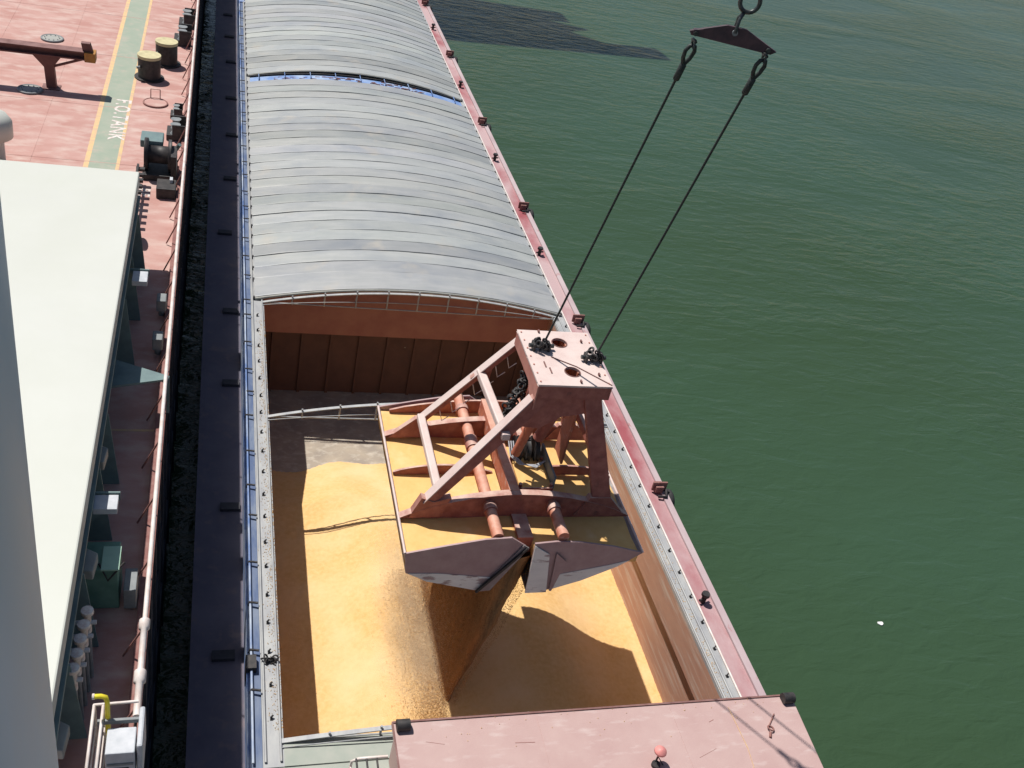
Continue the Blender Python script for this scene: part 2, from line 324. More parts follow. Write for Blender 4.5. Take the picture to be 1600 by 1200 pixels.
# winch
t = thing('mooring_winch', 'black mooring winch with teal top plate standing by the ship rail', 'winch', (-1.55, 28.9, DZ))
MB().box(-2.0, -1.05, 28.3, 29.5, DZ, DZ+.18).build('base', 'black', t, bevel=.02)
MB().tube([(-1.95, 28.8, DZ+.62), (-1.85, 28.8, DZ+.62), (-1.84, 28.8, DZ+.62), (-1.3, 28.8, DZ+.62), (-1.29, 28.8, DZ+.62), (-1.2, 28.8, DZ+.62)], [.46, .46, .26, .26, .46, .46], 20).build('drum', 'black', t)
MB().box(-2.08, -1.45, 28.9, 29.6, DZ+.75, DZ+.98).build('gearbox', 'teal', t, bevel=.03)
MB().tube([(-1.3, 29.2, DZ+.3), (-.98, 28.9, DZ+.95)], .06, 8).build('lever', 'teal', t)
MB().box(-1.2, -1.05, 28.2, 29.0, DZ+.1, DZ+.85).build('side_frame', 'black', t)
# chain stopper below the winch
t = thing('deck_locker', 'low black locker on the deck between the winch and the rail shadow', 'locker', (-1.2, 27.5, DZ))
MB().box(-1.55, -1.02, 27.2, 27.85, DZ, DZ+.32).build('body', 'black', t, bevel=.02); MB().box(-1.2, -1.12, 27.6, 27.8, DZ+.32, DZ+.42).build('handle', 'pale', t)

# railing: a top pipe, posts with braces, lower rails
t = thing('ship_railing', 'long white topped railing along the edge of the pink ship deck', 'railing', (-.85, 30, DZ))
MB().tube([(-.81, y, 5.02+.01*math.sin(y*1.7)) for y in [10.9+i*2.5 for i in range(28)]], .04, 10).build('top_rail', 'rail', t)
MB().tube([(-.81, 10.95, 5.02), (-.81, 10.8, 5.02), (-.81, 10.78, 5.02), (-.81, 9.95, 5.02)], [.085, .085, .05, .05], 12).tube([(-.81, 9.98, 5.02), (-.81, 9.8, 5.02), (-.81, 9.78, 5.02), (-.81, 9.2, 5.02)], [.09, .09, .055, .055], 12).build('pipe_flange', 'rail', t)
for z_ in (4.4, 4.72): MB().tube([(-.80, 8, z_), (-.80, 80, z_)], .014, 6).build('lower_rail', 'rust', t)
m_ = MB().beam((-.8, 9.5, 4.06), (-.8, 9.5, 5.0), .05, .02).tube([(-.8, 9.5, 4.9), (-1.15, 9.62, 4.04)], .018, 6)
p0 = m_.build('stanchion', 'rust', t)
for i in range(1, 38):
    c = p0.copy(); COL.objects.link(c); c.location = (random.uniform(-.02, .02), i*1.5+random.uniform(-.08, .08), 0)

# cargo hatch of the carrier
t = thing('cargo_hatch', 'large flat white hatch cover on a dark coaming at the left of the photo', 'hatch cover', (-8, 15, DZ))
MB().box(-14.2, -2.05, 8.3, 23.7, DZ, 5.95).build('coaming', 'grey', t)
MB().box(-14.6, -1.76, 7.9, 24.1, 5.95, 6.3).build('cover', 'white', t, bevel=.03)
MB().box(-2.05, -1.72, 8.2, 23.8, 5.72, 5.8).build('coaming_ledge', 'teal', t)
m_ = MB().prism([(-2.05, 0, DZ), (-1.6, 0, DZ), (-1.72, 0, 5.72), (-2.05, 0, 5.72)], .03, (0, 1, 0))
p0 = None
for i, y in enumerate((22.9, 20.9, 19.1, 15.2, 13.7, 11.3, 9.6)):
    if p0 is None: p0 = MB().prism([(-2.05, y, DZ), (-1.55, y, DZ), (-1.7, y, 5.72), (-2.05, y, 5.72)], .03, (0, 1, 0)).build('coaming_stay', 'teal', t)
    else:
        c = p0.copy(); COL.objects.link(c); c.location = (0, y-22.9, 0)
for (x0, x1, y0, y1, z1) in ((-1.74, -1.36, 12.85, 13.2, 5.6), (-1.66, -1.34, 20.1, 20.55, 5.58)):
    MB().box(x0, x1, y0, y1, z1-.12, z1).build('bracket_box', 'pale', t, bevel=.01)
    MB().prism([(-2.05, y1+.02, z1-.9), (x1+.02, y1+.02, z1-.14), (x1+.02, y1+.02, z1+.03), (-2.05, y1+.02, z1+.03)], .03, (0, 1, 0)).build('bracket_plate', 'teal', t)
MB().prism([(-2.0, 18.0, 4.95), (-.74, 17.4, 4.95), (-.76, 17.3, 4.95), (-2.0, 16.95, 4.95)], .05, (0, 0, 1)).build('step_plate', 'teal', t)
MB().box(-.8, -.74, 17.3, 17.4, 4.1, 4.95).build('step_post', 'teal', t)
for y, x in ((14.6, -1.83), (12.0, -1.75), (8.8, -1.8)):
    MB().prism([(x-.2, y-.25, 5.15), (x+.12, y-.3, 5.15), (x+.16, y+.1, 5.15), (x-.15, y+.3, 5.15)], .2, (0, 0, 1)).build('roller_box', 'galvgrey', t, bevel=.02)
# row of white vents
for i in range(5):
    y = 10.72-i*.26; x = -1.60-.02*i
    q = thing('pipe_valve', 'small white capped valve by the hatch side, %s of the row of five' % ('nearest,first' if 0 else ['farthest', 'second farthest', 'middle', 'second nearest', 'nearest'][i]), 'valve', (x, y, 5.2), 'row of white valves beside the hatch')
    MB().tube([(x, y, 5.1), (x, y, 5.5), (x, y, 5.52), (x, y, 5.58)], [.05, .05, .095, .09], 12).build('cap', 'lettering', q)
    MB().tube([(x-.2, y, 5.3), (x+.12, y, 5.3)], .035, 8).build('spindle', 'pale', q)
    MB().tube([(x, y, DZ), (x, y, 5.1)], .04, 8).build('stem', 'grey', q)
# deck boxes in the shade
t = thing('green_locker', 'green deck locker with a pale green front and grey side panel in the shade', 'locker', (-1.6, 12.5, DZ))
MB().box(-1.98, -1.3, 12.1, 12.75, DZ, DZ+.95).build('body', 'green2', t, bevel=.02)
MB().box(-1.56, -1.28, 12.07, 12.6, DZ+.952, DZ+.985).build('lid', mat('pale_green_paint', (.36, .56, .44), (.3, .48, .38), 3), t)
MB().box(-1.22, -1.02, 12.0, 12.5, DZ+.1, DZ+.55).build('side_panel', 'grey', t, bevel=.01)
MB().tube([(-1.6, 12.2, DZ+1.0), (-1.45, 12.0, DZ+.8), (-1.2, 12.2, DZ+1.02)], .02, 6).build('hose', 'black', t)
for i, (y, lb) in enumerate(((21.2, 'farther'), (19.6, 'nearer'))):
    t = thing('vent_box', 'small pale grey vent box at the rail in the hatch shadow, %s of two' % lb, 'vent', (-1.1, y, DZ), 'pale vent boxes at the rail')
    MB().box(-1.2, -.98, y-.18, y+.18, DZ+.2, DZ+.5).build('head', 'grey', t, bevel=.02); MB().tube([(-1.09, y, DZ), (-1.09, y, DZ+.2)], .07, 10).build('stem', 'grey', t)
t = thing('ventilator', 'white rounded ventilator head cut by the left photo border', 'ventilator', (-5.95, 28.6, DZ))
MB().tube([(-5.95, 28.6, DZ), (-5.95, 28.6, DZ+.9)], .3, 20).build('stem', 'white', t)
MB().tube([(-5.95, 28.6, DZ+.8), (-5.95, 28.6, DZ+.82), (-5.95, 28.6, DZ+1.25), (-5.95, 28.6, DZ+1.45), (-5.95, 28.6, DZ+1.55)], [.4, .55, .55, .42, .05], 28).build('hood', 'white', t)
t = thing('shadow_drum', 'grey drum standing in for a shadow at the white hatch cover edge', 'reel', (-1.95, 24.6, DZ))
MB().tube([(-2.15, 24.7, DZ+.4), (-1.85, 24.7, DZ+.4)], .32, 18).build('drum', 'grey', t); MB().box(-2.2, -1.8, 24.5, 24.9, DZ, DZ+.12).build('base', 'black', t)  # drum added where a grey shadow lies along the hatch edge
t = thing('shadow_zigzag', 'black toothed bars standing in for a zigzag shadow next to the hatch corner', 'shadow stand-in', (-2.0, 26.6, DZ))
m_ = MB().box(-2.12, -2.06, 25.4, 28.2, DZ+.5, DZ+.56)  # black bars added in place of the hatch railings' zigzag shadow
for k in range(8): m_.box(-2.12, -1.9, 25.45+k*.36, 25.6+k*.36, DZ+.42, DZ+.5)
m_.build('teeth', 'black', t); m_ = MB()
for y in (25.5, 26.8, 28.1): m_.box(-2.14, -2.08, y-.03, y+.03, DZ, DZ+.5)
m_.build('legs', 'black', t)

# gangway box at the bottom
t = thing('gangway_station', 'white gangway station with a dark window and hand rails at the bottom left', 'cabinet', (-1.0, 8.8, DZ))
MB().box(-1.16, -.78, 8.45, 8.86, DZ+.1, 5.28).build('cabinet', 'pale', t, bevel=.015)
MB().box(-1.10, -.86, 8.435, 8.45, DZ+.35, 4.95).build('window', 'darkglass', t)
MB().box(-1.14, -.80, 8.43, 8.45, 5.02, 5.06).build('lintel', 'grey', t)
MB().box(-.76, -.68, 8.5, 9.15, 4.6, 5.34).build('side_pod', 'pale', t, bevel=.03)
m_ = MB()
for x in (-1.36, -1.24):
    m_.tube([(x, 9.2, DZ), (x, 9.2, 5.35), (x, 8.0, 5.35), (x, 8.0, DZ)], .022, 8)
    for z_ in (4.4, 4.85): m_.tube([(x, 9.2, z_), (x, 8.0, z_)], .014, 6)
m_.tube([(-1.36, 9.2, 5.35), (-.78, 9.22, 5.35)], .022, 8)
m_.build('hand_rail', 'rail', t)
MB().box(-1.3, -.7, 8.96, 9.0, 5.22, 5.30).build('cross_bar', 'grey', t)
t = thing('yellow_pipe', 'bright yellow bent vent pipe standing behind the white gangway station', 'pipe', (-1.17, 9.05, DZ))
MB().tube([(-1.17, 9.02, DZ), (-1.17, 9.02, 5.3), (-1.17, 9.04, 5.62), (-1.19, 9.06, 5.7), (-1.25, 9.06, 5.73), (-1.33, 9.06, 5.73)], .035, 10).build('tube', 'yellowp', t)
MB().tube([(-1.33, 9.06, 5.73), (-1.36, 9.06, 5.73)], .042, 10).build('mouth', 'lettering', t)

# crane tower beside the camera
t = thing('crane_tower', 'tall pale painted crane column filling the left border, in its own shade', 'crane tower', (-2.60, 4.0, DZ))
MB().tube([(-2.6, 4, DZ), (-2.6, 4, 24)], 1.74, 96).build('column', 'tower', t)
MB().tube([(-2.6, 4, DZ), (-2.6, 4, DZ+.15)], 1.95, 64).build('base_flange', 'tower', t)
# unseen neighbouring crane; its jib is shaped for the shadow on the water
t = thing('ship_crane', 'next deck crane beyond the photo top, whose arm shades the water', 'crane', (-8, 86.5, DZ))
MB().tube([(-8, 86.5, DZ), (-8, 86.5, 27)], 1.6, 40).build('column', 'white', t)
MB().box(-10.5, -5.5, 82, 91, 27, 30).build('cab', 'white', t, bevel=.1)
for a, b in (((-6, 82.0, 28.3), (21.5, 85.5, 28.5)), ((-6, 91.2, 28.3), (15, 91.6, 28.5))): MB().beam(a, b, 2.9, .9, wd2=2.2).build('jib_girder', 'white', t)
MB().prism([(-5, 83.2, 28.3), (17, 86.2, 28.3), (14.5, 88, 28.3), (16.5, 89.2, 28.3), (12, 90.6, 28.3), (-5, 90.2, 28.3)], .3, (0, 0, 1)).build('jib_shade_plate', 'white', t)  # plate filling the space between the girders to make the water shadow solid

# ================================================================ barge
barge = thing('barge', 'long grain barge with an open hold of yellow corn, lying alongside the ship', 'barge', (6.7, 30, WZ))
Y0, Y1 = -8, 95          # barge ends
FZ = -4.25                # hold floor
H0, H1 = 12.0, 28.6      # open hold
XI0, XI1 = 1.7, 11.7
# hull sides
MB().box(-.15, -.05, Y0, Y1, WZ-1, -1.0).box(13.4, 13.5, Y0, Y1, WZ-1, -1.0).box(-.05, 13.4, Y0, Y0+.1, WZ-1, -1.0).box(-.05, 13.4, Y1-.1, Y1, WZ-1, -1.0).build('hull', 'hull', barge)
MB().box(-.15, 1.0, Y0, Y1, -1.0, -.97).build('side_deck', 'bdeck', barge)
MB().box(12.22, 13.38, Y0, Y1, -1.0, -.97).build('side_deck', 'rdeck', barge)
MB().box(13.30, 13.5, Y0, Y1, -.969, -.90).build('gunwale', 'gun', barge)
MB().box(-.17, -.03, Y0, Y1, -.969, -.90).build('gunwale', 'bdeck', barge)
# coaming left: outer blue wall, top plate, ribs
MB().box(1.0, 1.06, Y0, Y1, -1.0, -.04).build('coaming', 'blue', barge)
MB().box(1.29, 1.70, H0-.6, 60, -.10, 0).build('coaming_top', 'galv', barge)
MB().box(1.06, 1.287, H0-.6, 60, -.14, -.05).build('coaming_shade_strip', 'navy', barge)  # outer blue strip with the rail's shade in its colour
MB().box(1.06, 1.70, 60.01, Y1, -.10, 0).build('coaming_top', 'blue', barge)
MB().box(1.60, 1.70, H0, H1, -1.17, -.10).box(1.5, 1.6, H0, H1, FZ, -1.17).build('hold_wall', 'wall', barge)
MB().box(11.7, 12.16, H0-.6, Y1, -.10, 0).build('coaming_top', 'galv', barge)
MB().box(11.7, 11.78, H0, H1, -1.17, -.10).build('coaming_wall', 'wall', barge)
MB().box(11.78, 12.02, H0, H1, -1.17, -1.12).build('ledge', 'wall', barge)
MB().box(11.95, 12.05, H0, H1, FZ, -1.18).build('hold_wall', 'wall', barge)
MB().box(12.16, 12.22, H0-.6, Y1, -1.0, -.02).build('coaming', 'galv', barge)
for x, m1 in ((1.10, 'blue'), (1.34, 'galv'), (1.64, 'galv'), (11.74, 'galv'), (11.93, 'galv'), (12.16, 'rail')):
    MB().tube([(x, H0-.5, .03), (x, 60, .03)], .028, 6).build('coaming_rail', m1, barge)
MB().box(XI0-.1, 12.05, H0, H1+.6, FZ-.05, FZ).build('hold_floor', 'floor', barge)
# far bulkhead
P_ = [1.7+10.*i/24 for i in range(25)]
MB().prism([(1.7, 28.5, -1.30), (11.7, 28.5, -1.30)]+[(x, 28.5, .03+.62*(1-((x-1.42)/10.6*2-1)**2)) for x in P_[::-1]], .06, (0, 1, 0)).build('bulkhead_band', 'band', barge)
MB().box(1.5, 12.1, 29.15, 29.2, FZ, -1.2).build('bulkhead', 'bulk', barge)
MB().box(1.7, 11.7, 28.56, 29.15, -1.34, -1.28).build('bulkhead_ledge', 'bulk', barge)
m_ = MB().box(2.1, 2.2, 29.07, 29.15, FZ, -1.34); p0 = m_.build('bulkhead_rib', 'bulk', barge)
for i in range(1, 10):
    c = p0.copy(); COL.objects.link(c); c.location = (i*1.0, 0, 0)
MB().box(1.5, 12.1, 12.0-.06, 12.0, FZ, -.1).build('bulkhead', 'wall', barge)
# near cross deck
MB().box(1.06, 12.16, 6, H0-.6, -.12, -.02).build('cross_deck', 'gdeck', barge)
MB().box(1.7, 11.7, H0-.6, H0, -.10, .01).build('cross_coaming', 'gdeck', barge)
# latches on the coaming tops
m_ = MB().tube([(1.47, 12.5, 0), (1.47, 12.5, .06), (1.51, 12.54, .075)], .02, 6).box(1.45, 1.50, 12.47, 12.54, 0, .03)
pL = m_.build('latch', 'black', barge)
for i in range(1, 19):
    c = pL.copy(); COL.objects.link(c); c.location = (random.uniform(-.01, .01), i*.83+random.uniform(-.04, .04), 0)
for i in range(0, 19):
    c = pL.copy(); COL.objects.link(c); c.location = (10.58, i*.83+.3+random.uniform(-.04, .04), 0)
# outside hooks on the left coaming
m_ = MB().tube([(1.04, 13.2, -.25), (1.10, 13.2, .06), (1.28, 13.15, .08)], .028, 6); pH = m_.build('hook', 'black', barge)
for i in range(1, 36):
    c = pH.copy(); COL.objects.link(c); c.location = (random.uniform(-.02, .02), i*1.28+random.uniform(-.25, .25), 0)
# deck frames / cleats on the dark left deck
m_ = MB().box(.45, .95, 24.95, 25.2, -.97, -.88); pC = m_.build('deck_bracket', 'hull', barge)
for y in (29.0, 34.4, 39.0, 43.4, 47.7, 52.6, 56.5, 60.2):
    c = pC.copy(); COL.objects.link(c); c.location = (random.uniform(-.25, .05), y-25, 0)
for y in (9.5, 14.8, 19.6):
    c = pC.copy(); COL.objects.link(c); c.location = (random.uniform(-.25, .05), y-25, 0)
MB().box(.98, 1.2, 13.7, 14.05, -.5, .12).build('cable_box', 'black', barge)
# covers --------------------------------------------------------------
XA, XB = 1.42, 12.02
def arc(x, rise, base):
    t_ = (x-XA)/(XB-XA)*2-1; return base+rise*(1-t_*t_)
def cover(name, y0, n, wd, label, first=1.0, rise=.62, seed=1):
    v = []; f = []; col = []; NX = 40
    ys = [y0]
    for i in range(n): ys.append(ys[-1]+(wd*first if i == 0 else wd))
    for j in range(n):
        k0 = len(v); dz = .012*random.uniform(-1, 1)
        for (yy, zz) in ((ys[j], .0), (ys[j], .036), (ys[j]+.03, .042), (ys[j]+(ys[j+1]-ys[j])*.5, .034), (ys[j+1], .02)):
            for i in range(NX+1):
                x = XA+(XB-XA)*i/NX; v.append((x, yy, arc(x, rise, .05)+zz+dz+.004*math.sin(i*1.3+j)+.008*math.sin(i*.31+j*2.3)*math.sin(j*.9)))
        g = random.uniform(.90, 1.06)
        if random.random() < .12: g *= random.choice((.86, 1.16))
        tint = (g*random.uniform(.985, 1.02), g, g*random.uniform(.97, 1.03))
        for r_ in range(4):
            for i in range(NX):
                a = k0+r_*(NX+1)+i; f.append((a, a+1, a+NX+2, a+NX+1)); col.append(tint)
    m_ = MB(); m_.add(v, f, False)
    t = thing(name, label, 'hatch cover', ((XA+XB)/2, y0, 0), 'arched rolling lids over the barge hold')
    me = bpy.data.meshes.new('lid_panels'); O = ORG[t.name]; me.from_pydata([(a-O.x, b-O.y, c-O.z) for a, b, c in v], [], f)
    at = me.color_attributes.new('strip', 'FLOAT_COLOR', 'CORNER'); k = 0
    for p_, c_ in zip(me.polygons, col):
        for li in p_.loop_indices: at.data[li].color = (*c_, 1)
    me.materials.append(cover_mat(seed)); o = bpy.data.objects.new('lid_panels', me); COL.objects.link(o); o.parent = t; ORG[o.name] = O
    so_ = o.modifiers.new('thick', 'SOLIDIFY'); so_.thickness = .02; so_.offset = -1
    # front edge angle and side skirts with rollers
    m_ = MB().tube([(XA+(XB-XA)*i/30, y0-.03, arc(XA+(XB-XA)*i/30, rise, .04)) for i in range(31)], .045, 8); m_.build('front_edge', 'galvgrey', t)
    for x in (XA, XB): MB().box(x-.02, x+.02, y0, ys[-1], -.02 if 0 else .005, .08).build('side_skirt', 'galv', t)
    p0 = None
    for s_ in (XA-.03, XB+.03):
        for yy in ys:
            if p0 is None: p0 = MB().box(s_-.03, s_+.03, yy-.05, yy+.05, .01, .1).build('roller', 'black', t)
            else: c = p0.copy(); COL.objects.link(c); c.location = (s_-XA+.03, yy-y0, 0)
    return t, ys[-1]
_, ye = cover('hatch_cover', 28.45, 25, .745, 'arched galvanised hatch cover nearest the open hold, ribbed across the barge', 1.55)
_, ye2 = cover('hatch_cover', ye+.95, 40, .745, 'farther arched galvanised hatch cover beyond the blue cross beam', 1., .72, 2)
# blue beam between the covers
t = thing('cross_beam', 'blue arched beam with small posts between the two ribbed hatch covers', 'beam', (6.7, ye+.45, 0))
def archbeam(m_, y0, y1, zt, zb, rise=.62):
    v = []; f = []; n = 30
    for i in range(n+1):
        x = XA+.1+(XB-XA-.2)*i/n; z_ = arc(x, rise, 0)
        v += [(x, y0, z_+zb), (x, y0, z_+zt), (x, y1, z_+zt), (x, y1, z_+zb)]
    for i in range(n):
        a = i*4
        f += [(a, a+4, a+5, a+1), (a+1, a+5, a+6, a+2), (a+2, a+6, a+7, a+3), (a+3, a+7, a+4, a)]
    f += [(0, 1, 2, 3), (n*4, n*4+3, n*4+2, n*4+1)]
    return m_.add(v, f)
archbeam(MB(), ye+.06, ye+.6, .04, -.08).build('flange', 'bluebeam', t)
archbeam(MB(), ye+.68, ye+.74, .10, -.3).build('web', 'black', t)
m_ = MB()
for i in range(9):
    x = XA+.5+i*1.2; z_ = arc(x, .62, 0); m_.tube([(x, ye+.1, z_+.03), (x, ye+.12, z_+.16), (x, ye+.7, z_+.16)], .02, 6)
m_.build('posts', 'bluebeam', t)
m_ = MB()
for i in range(60):
    x = random.uniform(2.6, 9.8); z_ = arc(x, .62, 0); yy = ye+random.uniform(.1, .5); m_.tube([(x, yy, z_+.05), (x+random.uniform(.1, .35), yy+random.uniform(-.06, .06), z_+.06)], .02, 5)
m_.build('chain', 'rust', t)

# bowstring trusses over the hold
def truss(y, label, rise=.62, n=9, m1='galv'):
    t = thing('hatch_truss', label, 'truss', (6.7, y, 0), 'bowstring trusses spanning the open hold')
    xa, xb = 1.66, 11.9
    zz = lambda x: rise*(1-((x-xa)/(xb-xa)*2-1)**2)
    P = [(xa+(xb-xa)*i/32) for i in range(33)]
    m_ = MB()
    for i in range(32): m_.beam((P[i], y, zz(P[i])+.03), (P[i+1], y, zz(P[i+1])+.03), .10, .03)
    m_.build('top_chord', m1, t)
    MB().tube([(xa, y+.02, .02), (xb, y+.02, -.06)], .022, 6).build('bottom_chord', m1, t)
    for k in (-.14,): MB().tube([(x, y+k, zz(x)*.55+.02) for x in P], .014, 6).build('stay_rod', m1, t)
    for i in range(n):
        x = xa+(xb-xa)*(i+.9)/(n+.8); o = MB().tube([(x, y, -.01), (x, y, zz(x)+.12)], .026, 6).build('truss_post', m1, t)
    return t
truss(28.25, 'pale bowstring truss under the front edge of the ribbed cover')
truss(22.3, 'pale bowstring truss crossing the hold behind the grab')
truss(11.95, 'pale bowstring truss at the near end of the hold, behind the pink lid', .30)

# pink lid at the bottom ------------------------------------------------
t = thing('hold_lid', 'flat pink steel lid with black corner rollers at the bottom of the photo', 'hatch lid', (8.1, 9, 0))
v = [(3.66, 11.42), (12.60, 11.42), (12.50, 9.6), (12.42, 7.0), (3.66, 7.0)]
MB().prism([(a, b, 1.12) for a, b in v], .08, (0, 0, 1)).build('plate', 'lid', t, bevel=.015)
MB().box(3.75, 12.35, 11.2, 11.34, .0, 1.115).box(3.75, 3.85, 7.1, 11.2, .0, 1.115).box(12.25, 12.35, 7.1, 11.2, 0, 1.115).build('side_plate', 'lid', t)
for x, y in ((3.86, 11.27), (12.42, 11.27)):
    MB().tube([(x-.13, y, 1.29), (x+.13, y, 1.29)], .12, 14).tube([(x, y, 1.2), (x, y, 1.32)], .07, 10).build('corner_roller', 'black', t)
m_ = MB().box(3.66, 3.69, 7, 11.42, 1.203, 1.215).box(3.69, 12.6, 11.38, 11.42, 1.203, 1.225); m_.build('edge_strip', 'brown', t)
MB().tube([(10.95, 11.2, 1.21), (10.98, 10.2, 1.21), (10.9, 9.6, 1.21)], .008, 5).build('welding_line', 'yellow', t)
q = thing('mushroom_vent', 'small pink mushroom vent with its black shadow on the pink lid', 'vent', (8.85, 10.1, 1.2))
MB().tube([(8.85, 10.1, 1.2), (8.85, 10.1, 1.5)], .02, 8).build('stem', 'rust', q)
MB().tube([(8.85, 10.1, 1.5), (8.85, 10.1, 1.52), (8.85, 10.1, 1.56), (8.85, 10.1, 1.6)], [.06, .13, .12, .02], 16).build('cap', 'pinkcap', q)
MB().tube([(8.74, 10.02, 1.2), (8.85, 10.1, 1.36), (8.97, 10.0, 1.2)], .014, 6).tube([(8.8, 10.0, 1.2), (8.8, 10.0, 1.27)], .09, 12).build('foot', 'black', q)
q = thing('ring_bolt', 'rusty ring bolt lying at the right end of the pink lid', 'ring', (11.7, 10.6, 1.2))
MB().ring((11.7, 10.6, 1.24), (.3, .2, 1), .07, .018, 16, 6).tube([(11.7, 10.68, 1.22), (11.95, 10.95, 1.22)], .015, 6).tube([(11.66, 10.52, 1.22), (11.6, 10.4, 1.22)], .03, 6).build('ring', 'rust', q)
q = thing('scrap_plate', 'flat pink steel offcut lying on the left part of the pink lid', 'plate', (8.3, 9.9, 1.2))
MB().prism([(7.9, 9.75, 1.2), (8.5, 9.78, 1.2), (8.55, 9.98, 1.2), (7.95, 9.95, 1.2)], .02, (0, 0, 1)).build('sheet', 'lid', q)
m_ = MB()
for (x0, x1, y0, y1) in ((3.7, 12.4, 9.42, 9.436), (6.62, 6.636, 7.1, 11.3), (9.6, 9.616, 7.1, 11.3)): m_.box(x0, x1, y0, y1, 1.2, 1.206)
m_.build('weld_seam', 'lid', t)
m_ = MB()
for i in range(12):
    x, y = random.uniform(4.2, 12.), random.uniform(8.6, 11.1); a = random.uniform(-.6, .6); l = random.uniform(.08, .5)
    m_.beam((x, y, 1.2015), (x+l*math.cos(a), y+l*math.sin(a), 1.2015), random.uniform(.006, .02), .003)
o = m_.build('paint_scrapes', 'rust', t); o['kind'] = 'stuff'
# ladder frame beside it
t = thing('ladder', 'pale steel access ladder leaning beside the pink lid at the bottom', 'ladder', (3.3, 11.1, 0))
for y in (11.05, 10.5): MB().tube([(2.9, y, 0), (2.92, y, .55), (3.05, y, .62), (3.62, y, .62)], .03, 8).build('rail', 'rail', t)
for x in (3.0, 3.2, 3.4): MB().tube([(x, 10.5, .62), (x, 11.05, .62)], .022, 6).build('rung', 'black', t)
for z_ in (.2, .4): MB().tube([(2.91, 10.5, z_), (2.91, 11.05, z_)], .022, 6).build('rung', 'rail', t)

# right side: hanging tyres on brackets, small bollards
def tyre(x, y, label):
    t = thing('tyre_fender', label, 'tyre fender', (x, y, -1.0), 'tyre fenders hung along the barge edge')
    MB().ring((x+.19, y-.1, -1.25), (1, 0, 0), .27, .11, 24, 10).build('tyre', 'rubber', t)
    MB().tube([(x+.19, y-.1, -1.0), (x-.05, y, -.86), (x-.3, y+.1, -.9)], .03, 6).tube([(x+.19, y+.08, -1.05), (x-.1, y+.1, -.84)], .025, 6).build('chain', 'black', t)
    MB().box(x-.34, x-.08, y-.12, y+.18, -.9, -.68).box(x-.42, x+.05, y-.02, y+.05, -.9, -.58).build('bracket', 'rust', t, bevel=.02)
    MB().tube([(x-.3, y-.3, -.88), (x-.05, y-.34, -.85), (x+.02, y-.1, -.82)], .045, 6).build('rope_coil', 'black', t)
    return t
t0 = tyre(13.42, 20.28, 'black tyre fender with rusty bracket level with the grab, nearest on the barge edge')
for i, y in enumerate((29.5, 38.6, 48.1, 58.1, 68.0)):
    clone(t0, (13.42, y, -1.0), ['black tyre fender at the barge edge just behind the grab head', 'black tyre fender beside the nearer ribbed cover, on the barge edge',
          'black tyre fender beside the blue cross beam end', 'black tyre fender beside the farther ribbed cover', 'black tyre fender farthest away at the top of the barge edge'][i])
def cleat(x, y, label):
    t = thing('deck_cleat', label, 'cleat', (x, y, -.97), 'small black cleats on the barge red deck')
    MB().tube([(x, y, -.97), (x, y, -.72), (x, y, -.70), (x, y, -.62)], [.07, .07, .12, .11], 12).build('post', 'black', t)
    MB().tube([(x-.15, y-.05, -.84), (x+.17, y+.06, -.84)], .035, 8).build('arm', 'black', t); return t
c0 = cleat(13.0, 15.94, 'small black cleat on the reddest patch of the barge edge, nearest')
for i, y in enumerate((34.6, 43.7, 53.2, 63.0)):
    clone(c0, (13.0, y, -.97), ['small black cleat on the red strip beside the front of the nearer ribbed cover', 'small black cleat on the red strip beside the back of the nearer ribbed cover',
          'small black cleat on the red strip just past the blue cross beam', 'small black cleat highest up the red strip beside the farther cover'][i])
# heap of chain on the left coaming
t = thing('chain_pile', 'small black chain heap lying on the left hold edge', 'chain', (1.5, 14.0, 0)); m_ = MB()
for i in range(7): m_.ring((1.36+.04*i, 13.95+.05*math.sin(i*2.1), .07+.02*math.cos(i)), (math.sin(i), math.cos(i*1.7), .6), .06, .02, 10, 5)
m_.build('links', 'black', t)

# ================================================================ corn
def gz(x, y):
    h = -3.15+1.05*math.exp(-((x-7.0)/3.1)**4)*math.exp(-(max(0, y-16.5)/4.5)**2)
    h -= max(0, y-22.3+.25*math.exp(-((x-7.0)/3.1)**4))*.40
    h += .05*math.exp(-((x-5.75)/.8)**2)*(1/(1+math.exp((13.6-y)*2)))*(1/(1+math.exp((y-18.5)*2)))
    h += .04*math.sin(x*.7+1)*math.sin(y*.5)+.015*math.sin(x*2.3+y*1.1)
    return h
v = []; f = []; NX, NY = 150, 210
for j in range(NY+1):
    for i in range(NX+1):
        x = 1.6+(11.95-1.6)*i/NX; y = 12.0+(26.8-12.0)*j/NY
        v.append((x, y, gz(x, y+.35*math.sin(x*.9)+.12*math.sin(x*2.7)*min(1, max(0, (y-21)*.4)))+random.uniform(-.01, .01)))
for j in range(NY):
    for i in range(NX): a = j*(NX+1)+i; f.append((a, a+1, a+NX+2, a+NX+1))
# close it into a heap standing on the hold floor
k = len(v); v += [(1.6, 12, FZ-.4), (11.95, 12, FZ-.4), (11.95, 26.8, FZ-.4), (1.6, 26.8, FZ-.4)]
m_ = MB().add(v, f, True); o = m_.build('corn_heap', 'corn', origin=(6.8, 19, -5.0)); tag(o, 'yellow corn kernels filling the open barge hold', 'corn', kind='stuff')

